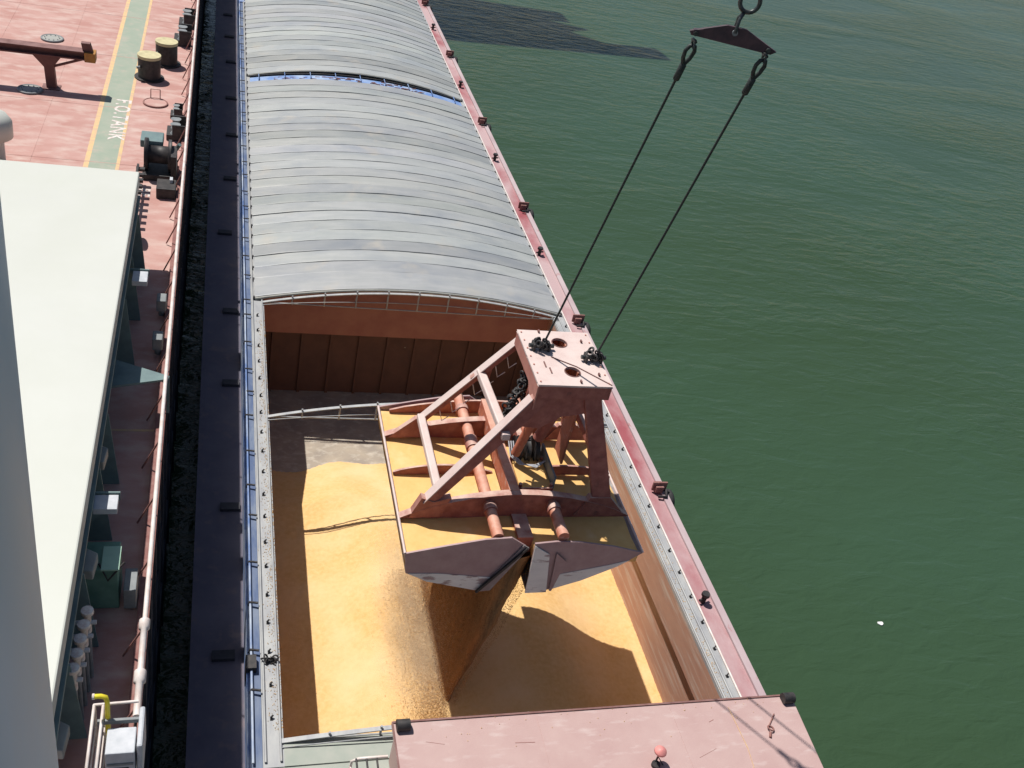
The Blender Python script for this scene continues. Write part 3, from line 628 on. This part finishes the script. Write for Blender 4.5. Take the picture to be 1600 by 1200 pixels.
# kernels -----------------------------------------------------------------
def kernels(P, S, name, m, label, cat):
    n = len(P); base = np.array([(1, 0, 0), (-1, 0, 0), (0, 1, 0), (0, -1, 0), (0, 0, 1), (0, 0, -1)], float)
    fc = np.array([(0, 2, 4), (2, 1, 4), (1, 3, 4), (3, 0, 4), (2, 0, 5), (1, 2, 5), (3, 1, 5), (0, 3, 5)])
    V = P[:, None, :]+base[None]*S[:, None, None]*rng.uniform(.6, 1.3, (n, 6, 1)); F_ = fc[None]+6*np.arange(n)[:, None, None]
    O = P.mean(0); me = bpy.data.meshes.new(name); me.from_pydata((V.reshape(-1, 3)-O).tolist(), [], F_.reshape(-1, 3).tolist())
    me.materials.append(M[m]); o = bpy.data.objects.new(name, me); COL.objects.link(o); o.location = O; ORG[o.name] = Vector(O)
    return tag(o, label, cat, kind='stuff')
N = 2600; k_ = rng.random(N); a = rng.random(N); P = np.zeros((N, 3))
for i in range(N):
    if k_[i] < .6: P[i] = (1.70-abs(rng.normal(0, .12)), 12.2+a[i]*15, .01)
    elif k_[i] < .985: P[i] = (11.72+abs(rng.normal(0, .10)), 12.2+a[i]*15, .01)
    else: P[i] = (4+a[i]*8, 11.40-abs(rng.normal(0, .35)), 1.21)
kernels(P, rng.uniform(.008, .014, N), 'spilled_kernels', 'corn', 'stray corn kernels spilled on the hold edges and the pink lid', 'corn')
# falling curtain: closed ragged body
def fall(u, s):    # u 0 top ..1 bottom; s 0 near..1 far -> centre x, y, z, half thickness
    z_ = 3.0+(-2.2-3.0)*u; q = u**.8
    near = 13.97+.15*q+.03*math.sin(9*u)+.02*math.sin(23*u); far = 18.5-.2*q
    x = 6.48-.66*u**1.25+.02*math.sin(5*u+3*s); y = near+(far-near)*s; hw = (.48*(1-u)**1.2+.13*u)
    return x, y, z_, hw
v = []; f = []; NU, NS = 70, 60
for side in (-1, 1):
    for a in range(NU+1):
        for b in range(NS+1):
            u = a/NU; s = b/NS; x, y, z_, hw = fall(u, s); e = math.sqrt(max(0, 1-(2*s-1)**8))
            n_ = .02+.02*math.sin(b*1.9+3*math.sin(a*.13))+random.uniform(-.015, .015)
            v.append((x+side*(hw*e+n_*e), y, z_))
K = (NU+1)*(NS+1)
for sd in (0, 1):
    for a in range(NU):
        for b in range(NS):
            i = sd*K+a*(NS+1)+b; q = (i, i+1, i+NS+2, i+NS+1); f.append(q if sd else q[::-1])
for a in range(NU):
    for b in (0, NS): i = a*(NS+1)+b; f.append((i, i+NS+1, K+i+NS+1, K+i))
m_ = MB().add(v, f, True); o = m_.build('shaded_falling_corn', 'cornfall', origin=(6, 15.5, -3)); tag(o, 'brown shaded curtain of corn falling from the grab lips into the hold', 'corn', kind='stuff')
N = 26000; u = rng.random(N)**.8; s = rng.beta(.7, 1.2, N); P = np.zeros((N, 3))
for i in range(N):
    x, y, z_, hw = fall(u[i], s[i]); g = rng.normal(0, 1, 3); P[i] = (x+np.sign(g[0])*hw+g[0]*(.01+.03*u[i]), y-abs(g[1])*(.004+.05*u[i])*(s[i] < .3), z_)
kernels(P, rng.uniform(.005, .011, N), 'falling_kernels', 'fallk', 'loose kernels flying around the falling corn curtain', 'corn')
N = 9000; x = 5.7-np.abs(rng.normal(0, .42, N)); y = rng.uniform(13.3, 18.6, N); z_ = np.array([gz(a, b) for a, b in zip(x, y)])+np.abs(rng.normal(0, .16, N))*np.exp(-(5.7-x)*.8)
kernels(np.stack([x, y, z_], 1), rng.uniform(.007, .015, N), 'bouncing_kernels', 'corn', 'corn kernels bouncing up where the curtain lands', 'corn')
# dust
N = 90000; x = rng.normal(5.2, .38, N); y = rng.uniform(13.6, 18.8, N); z_ = -2.1+rng.gamma(2.6, .42, N); x = x-.12*(z_+2.2)
kernels(np.stack([x+.12*np.sin(y*3), y, z_], 1), rng.uniform(.002, .006, N), 'corn_chaff', 'chaff', 'pale chaff drifting beside the falling corn', 'chaff')
m_ = bpy.data.materials.new('corn_dust'); m_.use_nodes = True; t_ = m_.node_tree; L = t_.links.new; t_.nodes.remove(t_.nodes['Principled BSDF'])
pv = nd(t_, 'ShaderNodeVolumePrincipled'); pv.inputs['Color'].default_value = (1, .95, .86, 1); pv.inputs['Anisotropy'].default_value = -.55
L(pv.outputs[0], t_.nodes['Material Output'].inputs['Volume'])
tc = nd(t_, 'ShaderNodeTexCoord'); vl = nd(t_, 'ShaderNodeVectorMath', operation='LENGTH'); L(tc.outputs['Object'], vl.inputs[0])
r_ = nd(t_, 'ShaderNodeMapRange'); r_.inputs[1].default_value = 1.; r_.inputs[2].default_value = .3; r_.inputs[3].default_value = 0; r_.inputs[4].default_value = 1; L(vl.outputs['Value'], r_.inputs[0])
nz = nd(t_, 'ShaderNodeTexNoise'); nz.inputs['Scale'].default_value = 2.4; nz.inputs['Detail'].default_value = 4; L(tc.outputs['Object'], nz.inputs['Vector'])
r3 = nd(t_, 'ShaderNodeMapRange'); r3.inputs[1].default_value = .4; r3.inputs[2].default_value = .7; L(nz.outputs[0], r3.inputs[0])
mm = nd(t_, 'ShaderNodeMath', operation='MULTIPLY'); L(r_.outputs[0], mm.inputs[0]); L(r3.outputs[0], mm.inputs[1])
m2 = nd(t_, 'ShaderNodeMath', operation='MULTIPLY'); m2.inputs[1].default_value = .35; L(mm.outputs[0], m2.inputs[0]); L(m2.outputs[0], pv.inputs['Density'])
b_ = MB(); n = 16
for i in range(n+1):
    for j in range(n*2):
        th = math.pi*i/n; ph = math.pi*j/n; b_.v.append((math.sin(th)*math.cos(ph), math.sin(th)*math.sin(ph), math.cos(th)))
for i in range(n):
    for j in range(n*2): b_.f.append((i*2*n+j, i*2*n+(j+1) % (2*n), (i+1)*2*n+(j+1) % (2*n), (i+1)*2*n+j)); b_.sm.append(True)
dst = b_.build('dust_cloud', m_, origin=(0, 0, 0)); dst.location = (5.0, 16.0, -1.75); dst.scale = (.95, 2.9, 1.35); tag(dst, 'cream dust cloud hanging beside the falling corn', 'dust', kind='stuff')

# ragged: the curtain thins out in falling streaks
def ragged(m_):
    t_ = m_.node_tree; L = t_.links.new; b = t_.nodes['Principled BSDF']; tc = nd(t_, 'ShaderNodeTexCoord')
    mp = nd(t_, 'ShaderNodeMapping'); mp.inputs['Scale'].default_value = (9, 9, 1.1); L(tc.outputs['Object'], mp.inputs[0])
    n = nd(t_, 'ShaderNodeTexNoise'); n.inputs['Scale'].default_value = 1.; n.inputs['Detail'].default_value = 5; n.inputs['Roughness'].default_value = .75; L(mp.outputs[0], n.inputs['Vector'])
    n2 = nd(t_, 'ShaderNodeTexNoise'); n2.inputs['Scale'].default_value = 45.; n2.inputs['Detail'].default_value = 2; L(tc.outputs['Object'], n2.inputs['Vector'])
    ad = nd(t_, 'ShaderNodeMath', operation='ADD'); L(n.outputs[0], ad.inputs[0]); L(n2.outputs[0], ad.inputs[1])
    r = nd(t_, 'ShaderNodeMapRange'); r.inputs[1].default_value = .70; r.inputs[2].default_value = .88; L(ad.outputs[0], r.inputs[0]); L(r.outputs[0], b.inputs['Alpha'])
ragged(M['cornfall'])
# ================================================================ grab
GS, GD = 1.057, -1.026
GX, GY = 6.27, 15.45; ZM = 4.05; YN, YF = 13.2, 17.72; XL, XR = 3.76, 8.78; XC = 6.28
grab = thing('clamshell_grab', 'big red clamshell grab hanging over the hold and pouring corn', 'grab', (GX, GY, 2.88))
# shells
for sgn in (-1, 1):
    fx = (lambda x: x) if sgn < 0 else (lambda x: 2*XC-x)
    dxx = 0 if sgn < 0 else .02
    prof = [(3.76, 4.07), (3.84, 3.53), (4.3, 3.28), (5.34, 2.97), (5.62, 3.0)] if sgn < 0 else [(8.79, 3.96), (8.3, 3.55), (7.6, 3.16), (6.88, 2.9), (6.46, 2.88)]
    v = []; th = .035
    for (x, z_) in prof: v += [(x, YN+.02, z_), (x, YF-.02, z_)]
    k = len(v)
    for (x, z_) in prof: v += [(x-sgn*.0, YN+.02, z_+th), (x, YF-.02, z_+th)]
    f = []
    for i in range(len(prof)-1):
        a = 2*i; f += [(a, a+1, a+3, a+2), (k+a, k+a+2, k+a+3, k+a+1), (a, a+2, k+a+2, k+a), (a+1, k+a+1, k+a+3, a+3)]
    f += [(0, k, k+1, 1), (2*len(prof)-2, 2*len(prof)-1, k+2*len(prof)-1, k+2*len(prof)-2)]
    sh = MB().add(v, f).build('shell', 'steel', grab)
    top = [(XC-.44, 4.47), (XC-.9, 4.46)] if sgn < 0 else [(XC+.10, 4.30), (XC+.9, 4.34)]
    if sgn < 0: poly = prof+[(6.18, 4.22), (5.84, 4.46), (5.3, 4.42), (4.6, 4.27)]
    else: poly = prof+[(6.36, 4.28), (6.8, 4.33), (7.3, 4.31), (8.1, 4.16)]
    for yy in (YN-.04, YF): MB().prism([(x, yy, z_) for x, z_ in poly], .04, (0, 1, 0)).build('end_plate', 'shellface', sh)
    # worn lower band and reinforcement on the near end plate
    if sgn < 0: band = [(3.90, 3.52), (4.3, 3.28), (5.34, 2.985), (5.5, 3.0), (5.68, 3.34), (4.5, 3.50)]; bar = [(5.38, 2.96), (5.66, 2.99), (6.24, 4.2), (6.12, 4.28)]
    else: band = [(8.55, 3.76), (8.3, 3.57), (7.6, 3.18), (6.95, 2.92), (7.06, 3.38), (8.1, 3.62)]; bar = [(6.44, 2.87), (6.90, 2.88), (6.72, 4.0), (6.36, 4.25)]
    MB().prism([(x, YN-.052, z_) for x, z_ in band], .01, (0, 1, 0)).build('wear_plate', 'wear', sh)
    MB().prism([(x, YN-.075, z_) for x, z_ in bar], .025, (0, 1, 0)).build('lip_bar', 'steel' if sgn < 0 else 'wear', sh)
    if sgn > 0: MB().prism([(x, YN-.09, z_) for x, z_ in [(6.95, 2.93), (7.0, 2.93), (7.12, 3.8), (6.86, 4.05)]], .012, (0, 1, 0)).build('rib', 'shellface', sh)
    if sgn < 0: MB().beam((5.36, YN-.1, 2.98), (6.2, YN-.1, 4.22), .05, .05, (0, 1, 0)).build('rib', 'black', sh)
    xe = prof[0][0]; MB().tube([(xe, YN-.03, ZM+.02 if sgn < 0 else 3.97), (xe, YF+.03, ZM+.02 if sgn < 0 else 3.97)], .028, 8).build('mouth_edge', 'head', sh)
# plates closing each shell mouth, dusted with corn
def rect(m_, x0, x1, y0, y1, z0, z1): return m_.add([(x0, y0, z0), (x1, y0, z1), (x1, y1, z1), (x0, y1, z0)], [(0, 1, 2, 3)])
for (x0, x1, z0, z1) in ((3.79, 6.12, 3.99, 4.06), (6.44, 8.74, 4.04, 3.93)):
    v = []; f = []; n, q = 40, 60
    for j in range(q+1):
        for i in range(n+1):
            a = i/n; v.append((x0+(x1-x0)*a, YN+.005+(YF-YN-.01)*j/q, z0+(z1-z0)*a+.012*math.sin(a*9+j*.23)*math.sin(j*.31)))
    for j in range(q):
        for i in range(n): k = j*(n+1)+i; f.append((k, k+1, k+n+2, k+n+1))
    o = MB().add(v, f, True).build('corn_load', 'load', origin=((x0+x1)/2, GY, 3.9)); so_ = o.modifiers.new('thick', 'SOLIDIFY'); so_.thickness = .3; so_.offset = -1
    tag(o, 'yellow corn filling the %s shell of the grab' % ('left' if x0 < 5 else 'right'), 'corn', kind='stuff')
# cross ribs over the mouth: tapered plates, high in the middle
def rib(y, h, xa, xb, parent=grab, m1='red', lean=.0):
    n = 14; top = []; bot = []
    for i in range(n+1):
        a = i/n; x = xa+(xb-xa)*a; hh = h*math.sin(math.pi*min(1, max(0, a)))**.8+.02
        top.append((x, y, 4.06+hh)); bot.append((x, y, 4.02))
    return MB().prism(bot+top[::-1], .05, (0, 1, 0)).build('cross_rib', m1, parent)
rib(14.18, .62, 3.78, 8.74); rib(15.5, .20, 3.82, 6.0); rib(15.5, .20, 6.5, 8.74); rib(16.72, .50, 3.78, 8.74); rib(17.6, .34, 4.0, 8.6)
for y in (14.18, 16.72):   # flange on rib tops
    P = []
    for i in range(15):
        a = i/14; P.append((3.78+4.96*a, y+.025, 4.085+(.62 if y < 15 else .5)*math.sin(math.pi*a)**.8))
    m_ = MB()
    for i in range(14): m_.beam(P[i], P[i+1], .16, .02)
    m_.build('rib_flange', 'red', grab)
# centre box at the hinge, coloured dark to stand for the shade there
MB().box(6.12, 6.44, YN+.3, YF-.3, 3.7, 4.12).build('hinge_box', 'red', grab)
# hinge shafts
for x in (5.58, 6.95):
    MB().tube([(x, YN+.02, 4.40), (x, YF, 4.40)], .12, 20).build('hinge_shaft', 'orange', grab)
    for y in (13.95, 15.9, 17.2): MB().tube([(x, y, 4.40), (x, y+.14+.2*(y == 15.9), 4.40)], .15, 20).build('shaft_collar', 'red', grab)
MB().box(5.98, 6.20, 14.25, 17.3, 4.3, 4.72).build('center_beam', 'orange', grab, bevel=.015)
MB().box(6.66, 6.80, 14.25, 17.3, 4.2, 4.5).build('center_beam', 'red', grab, bevel=.015)
# head box
HZ = 7.3; hx0, hx1, hy0, hy1 = 6.05, 7.60, 14.4, 16.32
hc = [(6.05, 14.42), (7.60, 14.42), (7.60, 16.3), (6.05, 16.3)]
m_ = MB()
for (hx, hy, ya, yb) in ((6.87, 14.87, 14.42, 15.37), (6.86, 15.87, 15.37, 16.3)):
    n = 48; v = []
    for zz in (HZ, HZ-.04):
        for i in range(n):
            a = 2*math.pi*i/n; cx, cy = math.cos(a), math.sin(a)
            kx = ((7.60-hx) if cx > 0 else (hx-6.05))/max(abs(cx), 1e-6); ky = ((yb-hy) if cy > 0 else (hy-ya))/max(abs(cy), 1e-6); k = min(kx, ky)
            v += [(hx+.16*cx, hy+.16*cy, zz), (hx+k*cx, hy+k*cy, zz)]
        for (qx, qy) in ((6.05, ya), (7.6, ya), (7.6, yb), (6.05, yb)): v.append((qx, qy, zz))
    S_ = 2*n+4; f = []
    for i in range(n):
        j = (i+1) % n; f += [(2*i, 2*i+1, 2*j+1, 2*j), (S_+2*i, S_+2*j, S_+2*j+1, S_+2*i+1), (2*i, 2*j, S_+2*j, S_+2*i), (2*i+1, S_+2*i+1, S_+2*j+1, 2*j+1)]
        P1, P2 = v[2*i+1], v[2*j+1]
        if abs(P1[0]-P2[0]) > 1e-4 and abs(P1[1]-P2[1]) > 1e-4:
            c = min(range(4), key=lambda c: abs(v[2*n+c][0]-P1[0])+abs(v[2*n+c][1]-P1[1])+abs(v[2*n+c][0]-P2[0])+abs(v[2*n+c][1]-P2[1]))
            f += [(2*i+1, 2*n+c, 2*j+1), (S_+2*i+1, S_+2*j+1, S_+2*n+c)]
    m_.add(v, f)
head = m_.build('head_plate', 'head', grab)
MB().box(6.06, 6.09, 14.44, 16.28, HZ-.34, HZ-.042).prism([(6.06, 15.0, HZ-.34), (6.06, 14.44, HZ-.34), (6.06, 14.44, HZ-.62), (6.06, 14.7, HZ-.62)], .03, (1, 0, 0)).build('head_skirt', 'skirt', grab)
MB().box(6.09, 7.59, 14.44, 14.47, HZ-.34, HZ-.042).box(6.09, 7.59, 16.25, 16.28, HZ-.34, HZ-.042).box(7.56, 7.59, 14.47, 16.25, HZ-.34, HZ-.042).build('head_skirt', 'red', grab)
for (x, y) in ((6.86, 15.87), (6.87, 14.87)):
    MB().ring((x, y, HZ+.003), (0, 0, 1), .16, .012, 28, 6).build('hole_rim', 'brown', head)
for (x, y) in ((6.35, 15.0), (6.42, 14.8)): MB().box(x-.012, x+.012, y, y+.18, HZ+.001, HZ+.02).build('lug', 'brown', head)
for (x, y) in ((6.95, 14.5), (7.38, 15.3), (7.35, 15.9), (6.5, 16.2), (7.4, 14.75)): MB().box(x-.015, x+.015, y, y+.07, HZ+.001, HZ+.05).build('lug', 'brown', head)
for i in range(7):
    for x in (6.12, 7.53): MB().tube([(x, 14.52+i*.28, HZ), (x, 14.52+i*.28, HZ+.018)], .018, 8).build('bolt', 'skirt', head)
MB().tube([(6.55, 15.35, HZ+.012), (7.0, 15.05, HZ+.012), (7.58, 14.46, HZ+.012)], .010, 6).build('welding_line', 'brown', head)
# arms: box section legs from head to rib ends
def arm(p, q, w0, h0, w1, h1, m1='red', name='arm'):
    o = MB().beam(p, q, w0, h0, (0, 1, 0), w1, h1).build(name, m1, grab, bevel=.01); return o
# beam(): width is along (d x up); with up = Y the width lies in the XZ plane and the height along Y
arm((6.42, 14.60, 7.12), (4.28, 14.20, 4.42), .34, .16, .20, .13)                    # near left
MB().prism([(4.15, 14.13, 4.62), (4.42, 14.13, 4.5), (4.75, 14.13, 4.62), (4.62, 14.13, 4.10), (3.95, 14.13, 4.08)], .16, (0, 1, 0)).build('arm_foot', 'red', grab)
arm((7.22, 14.58, 7.15), (8.04, 14.22, 4.48), .34, .16, .40, .14)                      # near right
MB().prism([(7.75, 14.14, 4.6), (8.2, 14.14, 4.6), (8.65, 14.14, 4.1), (7.5, 14.14, 4.1)], .16, (0, 1, 0)).build('arm_foot', 'red', grab)
arm((6.25, 16.35, 7.02), (4.52, 16.72, 4.50), .12, .14, .12, .12)                    # far left
MB().prism([(4.40, 16.66, 4.6), (4.64, 16.66, 4.6), (4.75, 16.66, 4.08), (3.85, 16.66, 4.06)], .12, (0, 1, 0)).build('arm_foot', 'red', grab)
arm((7.42, 16.35, 7.1), (8.0, 16.72, 4.4), .22, .14, .34, .12)                       # far right
MB().prism([(7.75, 16.66, 4.5), (8.2, 16.66, 4.5), (8.6, 16.66, 4.06), (7.5, 16.66, 4.06)], .12, (0, 1, 0)).build('arm_foot', 'red', grab)
# light top flange on the near left arm
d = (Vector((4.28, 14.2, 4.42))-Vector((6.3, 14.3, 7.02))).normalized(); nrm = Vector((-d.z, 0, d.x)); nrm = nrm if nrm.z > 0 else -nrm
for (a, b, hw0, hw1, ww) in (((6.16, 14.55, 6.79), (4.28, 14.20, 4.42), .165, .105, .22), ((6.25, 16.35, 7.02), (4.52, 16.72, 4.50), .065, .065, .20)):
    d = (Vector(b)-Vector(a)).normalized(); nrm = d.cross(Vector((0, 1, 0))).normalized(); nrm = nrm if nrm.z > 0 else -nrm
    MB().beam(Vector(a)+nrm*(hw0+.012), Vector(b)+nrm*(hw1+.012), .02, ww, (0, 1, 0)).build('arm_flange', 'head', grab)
MB().prism([(6.12, 14.52, 6.98), (7.45, 14.52, 6.98), (7.25, 14.52, 6.55), (6.75, 14.52, 6.45), (6.35, 14.52, 6.15), (5.75, 14.52, 6.2)], .05, (0, 1, 0)).build('apron_plate', 'red', grab)
# tie tubes
MB().beam((4.50, 16.72, 4.64), (4.50, 14.22, 4.64), .17, .15).build('tie_beam', 'head', grab, bevel=.03)
MB().beam((5.56, 16.55, 6.02), (5.62, 14.26, 6.10), .18, .16).build('tie_beam', 'head', grab, bevel=.03)
MB().beam((8.02, 16.6, 5.0), (8.02, 14.26, 5.0), .10, .22).build('tie_beam', 'red', grab, bevel=.03)
# gussets at the upper tie
MB().prism([(5.35, 16.45, 5.9), (5.8, 16.45, 6.35), (5.75, 16.45, 5.75)], .1, (0, 1, 0)).build('gusset', 'red', grab)
# rungs under the far arm: small bent rods
for i in range(7):
    a = .15+.11*i; x = 6.25+(4.52-6.25)*a; y = 16.35+(.37)*a-.06; z_ = 7.02+(4.5-7.02)*a-.08
    MB().tube([(x+.02, y, z_), (x+.10, y-.02, z_-.26), (x+.24, y-.03, z_-.12)], .011, 6).build('bent_rod', 'rail', grab)
# inner diagonals and hydraulic struts from head to centre
MB().tube([(6.6, 14.95, 7.1), (6.30, 15.25, 4.85)], .10, 14).build('strut', 'orange', grab)
MB().tube([(7.15, 15.1, 7.1), (6.75, 15.35, 5.2)], .12, 14).build('strut', 'red', grab)
MB().tube([(7.25, 16.0, 7.1), (7.55, 16.75, 4.6)], .09, 12).build('strut', 'red', grab)
MB().beam((7.3, 15.3, 7.2), (7.45, 15.6, 4.5), .05, .5, (0, 1, 0)).build('guide_plate', 'orange', grab)
MB().box(7.0, 7.05, 14.9, 16.2, 6.1, 7.26).build('guide_plate', 'orange', grab)
MB().box(6.15, 7.0, 15.10, 15.15, 6.45, 6.96).build('inner_web', 'red', grab)
MB().box(6.3, 7.5, 16.0, 16.05, 5.9, 6.96).build('inner_web', 'orange', grab)
# lower sheave block
blk = MB().box(6.28, 6.98, 14.45, 15.42, 4.30, 4.60).build('sheave_block', 'load', grab, bevel=.02)
MB().prism([(6.28, 14.42, 4.62), (6.98, 14.42, 4.62), (6.98, 14.42, 4.1), (6.28, 14.42, 4.1)], .03, (0, 1, 0)).build('block_side', 'red', blk)
MB().box(6.985, 7.03, 14.5, 15.6, 4.2, 4.85).build('block_side', 'grey', blk)
for x in (6.42, 6.62, 6.82): MB().tube([(x-.05, 15.55, 4.72), (x-.045, 15.55, 4.72), (x, 15.55, 4.72), (x+.045, 15.55, 4.72), (x+.05, 15.55, 4.72)], [.30, .30, .24, .30, .30], 24).build('sheave', 'black', blk)
m_ = MB()
for k in range(3): m_.tube([(6.22+.05*k, 15.6, 4.9), (6.22+.05*k, 15.3, 4.74), (6.4+.05*k, 15.12, 4.66), (6.75, 15.1-.04*k, 4.66), (7.0, 15.2, 4.7)], .016, 6)
m_.build('looped_cable', 'pale', grab)
for x in (6.28, 6.96):
    for y in (14.5, 15.35): MB().tube([(x, y, 4.55), (x, y, 4.68)], .04, 8).build('bolt', 'red', blk)
# hoist ropes inside the frame
for (x, y) in ((6.45, 15.45), (6.62, 15.5), (6.85, 15.45)):
    MB().tube([(x, y, 7.2), (x, y+.05, 4.9)], .014, 6).build('hoist_rope', 'rope', grab)
# black bunch of chain hanging under the head on the left
t = thing('chain_bunch', 'tangled black chain hooked under the left side of the grab head', 'chain', (6.0, 15.3, 6.1)); m_ = MB()
for i in range(46):
    a = i/45; c = Vector((5.78+.42*a+random.uniform(-.07, .07), 15.0+.55*a+random.uniform(-.1, .1), 5.98+.75*a+random.uniform(-.09, .09)))
    m_.ring(c, (random.uniform(-1, 1), random.uniform(-1, 1), random.uniform(-1, 1)), .065, .022, 10, 6)
m_.build('links', 'black', t)
MB().tube([(5.85, 15.1, 6.15), (5.98, 15.25, 6.32)], .03, 6).build('hook', 'pale', t)

# slings, shackles, spreader
B = [(6.40, 15.62, HZ), (7.42, 15.28, HZ)]; T = [(6.90, 14.28, 13.55), (7.92, 13.88, 13.6)]; E_ = [(6.93, 14.20, 14.22), (8.02, 13.86, 14.22)]
for i in range(2):
    side = 'left' if i == 0 else 'right'
    b = Vector(B[i]); tp = Vector(T[i]); d = (tp-b).normalized(); e = Vector(E_[i])
    t = thing('wire_sling', '%s black wire sling running from the spreader plate down to the grab head' % side, 'wire rope', tuple(b), 'wire slings holding the grab')
    MB().tube([b+d*.30, tp], .022, 8).build('rope', 'rope', t)
    MB().tube([tp-d*.12, tp-d*.10, tp+d*.16, tp+d*.18], [.036, .055, .055, .036], 10).build('ferrule', 'rope', t)
    side_v = d.cross(Vector((.2, -1, .3))).normalized(); L0 = tp+d*.15
    eye = [L0, L0+d*.13+side_v*.065, L0+d*.25+side_v*.085, L0+d*.33+side_v*.05, L0+d*.35, L0+d*.33-side_v*.05, L0+d*.25-side_v*.085, L0+d*.13-side_v*.065, L0]
    MB().tube(eye, .034, 8).build('thimble', 'rope', t)
    k = L0+d*.34
    MB().tube([k-side_v*.0+Vector((0, -.05, -.03)), k+Vector((0, -.05, .1)), k+Vector((0, .05, .1)), k+Vector((0, .05, -.03))], .02, 8).tube([k+Vector((0, -.08, .08)), k+Vector((0, .08, .08))], .022, 8).build('top_shackle', 'shackle', t)
    m_ = MB()
    for j in range(4): m_.ring(b+d*(.02+.075*j), (d.orthogonal() if j % 2 else d.cross(d.orthogonal())), .05, .02, 14, 6)
    m_.build('link', 'black', t)
    s = thing('shackle', 'black shackle cluster where the %s sling meets the grab head' % side, 'shackle', (b.x, b.y, HZ), 'shackles on the grab head')
    for a in (-.20, .12): MB().box(b.x+a, b.x+a+.05, b.y-.10, b.y+.10, HZ, HZ+.16).build('pad_eye', 'black', s, bevel=.01)
    MB().tube([(b.x-.27, b.y, HZ+.09), (b.x+.25, b.y, HZ+.09)], .045, 10).build('pin', 'shackle', s)
    m_ = MB()
    for j in range(9): m_.ring((b.x+random.uniform(-.18, .16), b.y+random.uniform(-.12, .1), HZ+.08+random.uniform(0, .12)), (random.uniform(-1, 1), random.uniform(-1, 1), random.uniform(-1, 1)), .06, .024, 12, 6)
    m_.build('links', 'black', s)
a, b = Vector(E_[0]), Vector(E_[1]); dirv = (b-a).normalized(); pn = dirv.cross(Vector((0, 0, 1))).normalized()
t = thing('spreader_plate', 'dark triangular spreader plate hanging at the top of the slings', 'spreader', tuple((a+b)/2))
mid = (a+b)/2
poly = [a-dirv*.10+Vector((0, 0, .02)), a-dirv*.06+Vector((0, 0, -.04)), b+dirv*.06+Vector((0, 0, -.06)), b+dirv*.14+Vector((0, 0, .0)), mid+dirv*.16+Vector((0, 0, .22)), mid-dirv*.14+Vector((0, 0, .22))]
MB().prism([p-pn*.03 for p in poly], .06, pn).build('plate', 'spread', t, bevel=.008)
MB().prism([p-pn*.05 for p in (a-dirv*.04+Vector((0, 0, -.02)), a+dirv*.1+Vector((0, 0, -.02)), a+dirv*.1+Vector((0, 0, .08)), a-dirv*.04+Vector((0, 0, .05)))], .10, pn).build('cheek', 'spread', t)
MB().tube([a-pn*.08, a+pn*.08], .035, 10).build('pin', 'shackle', t); MB().tube([b-pn*.08, b+pn*.08], .035, 10).build('pin', 'shackle', t)
MB().tube([mid+Vector((0, 0, .14))-pn*.07, mid+Vector((0, 0, .14))+pn*.07], .045, 12).build('pin', 'grey', t)
s = thing('top_shackle', 'grey bow shackle and thick chain link above the spreader plate', 'shackle', tuple(mid+Vector((0, 0, .3))))
k = mid+Vector((0, 0, .14))
MB().tube([k-pn*.06, k-pn*.06+Vector((.0, 0, .2)), k+Vector((.06, 0, .32)), k+pn*.06+Vector((.0, 0, .2)), k+pn*.06], .028, 10).build('bow', 'shackle', s)
MB().ring(k+Vector((.09, 0, .46)), dirv.cross(Vector((0, 0, 1)))+dirv*.1, .15, .035, 24, 8).build('ring', 'shackle', s)
MB().tube([k+Vector((.1, 0, .6)), k+Vector((.1, 0, 5.0))], .03, 8).build('hook_rope', 'rope', s)
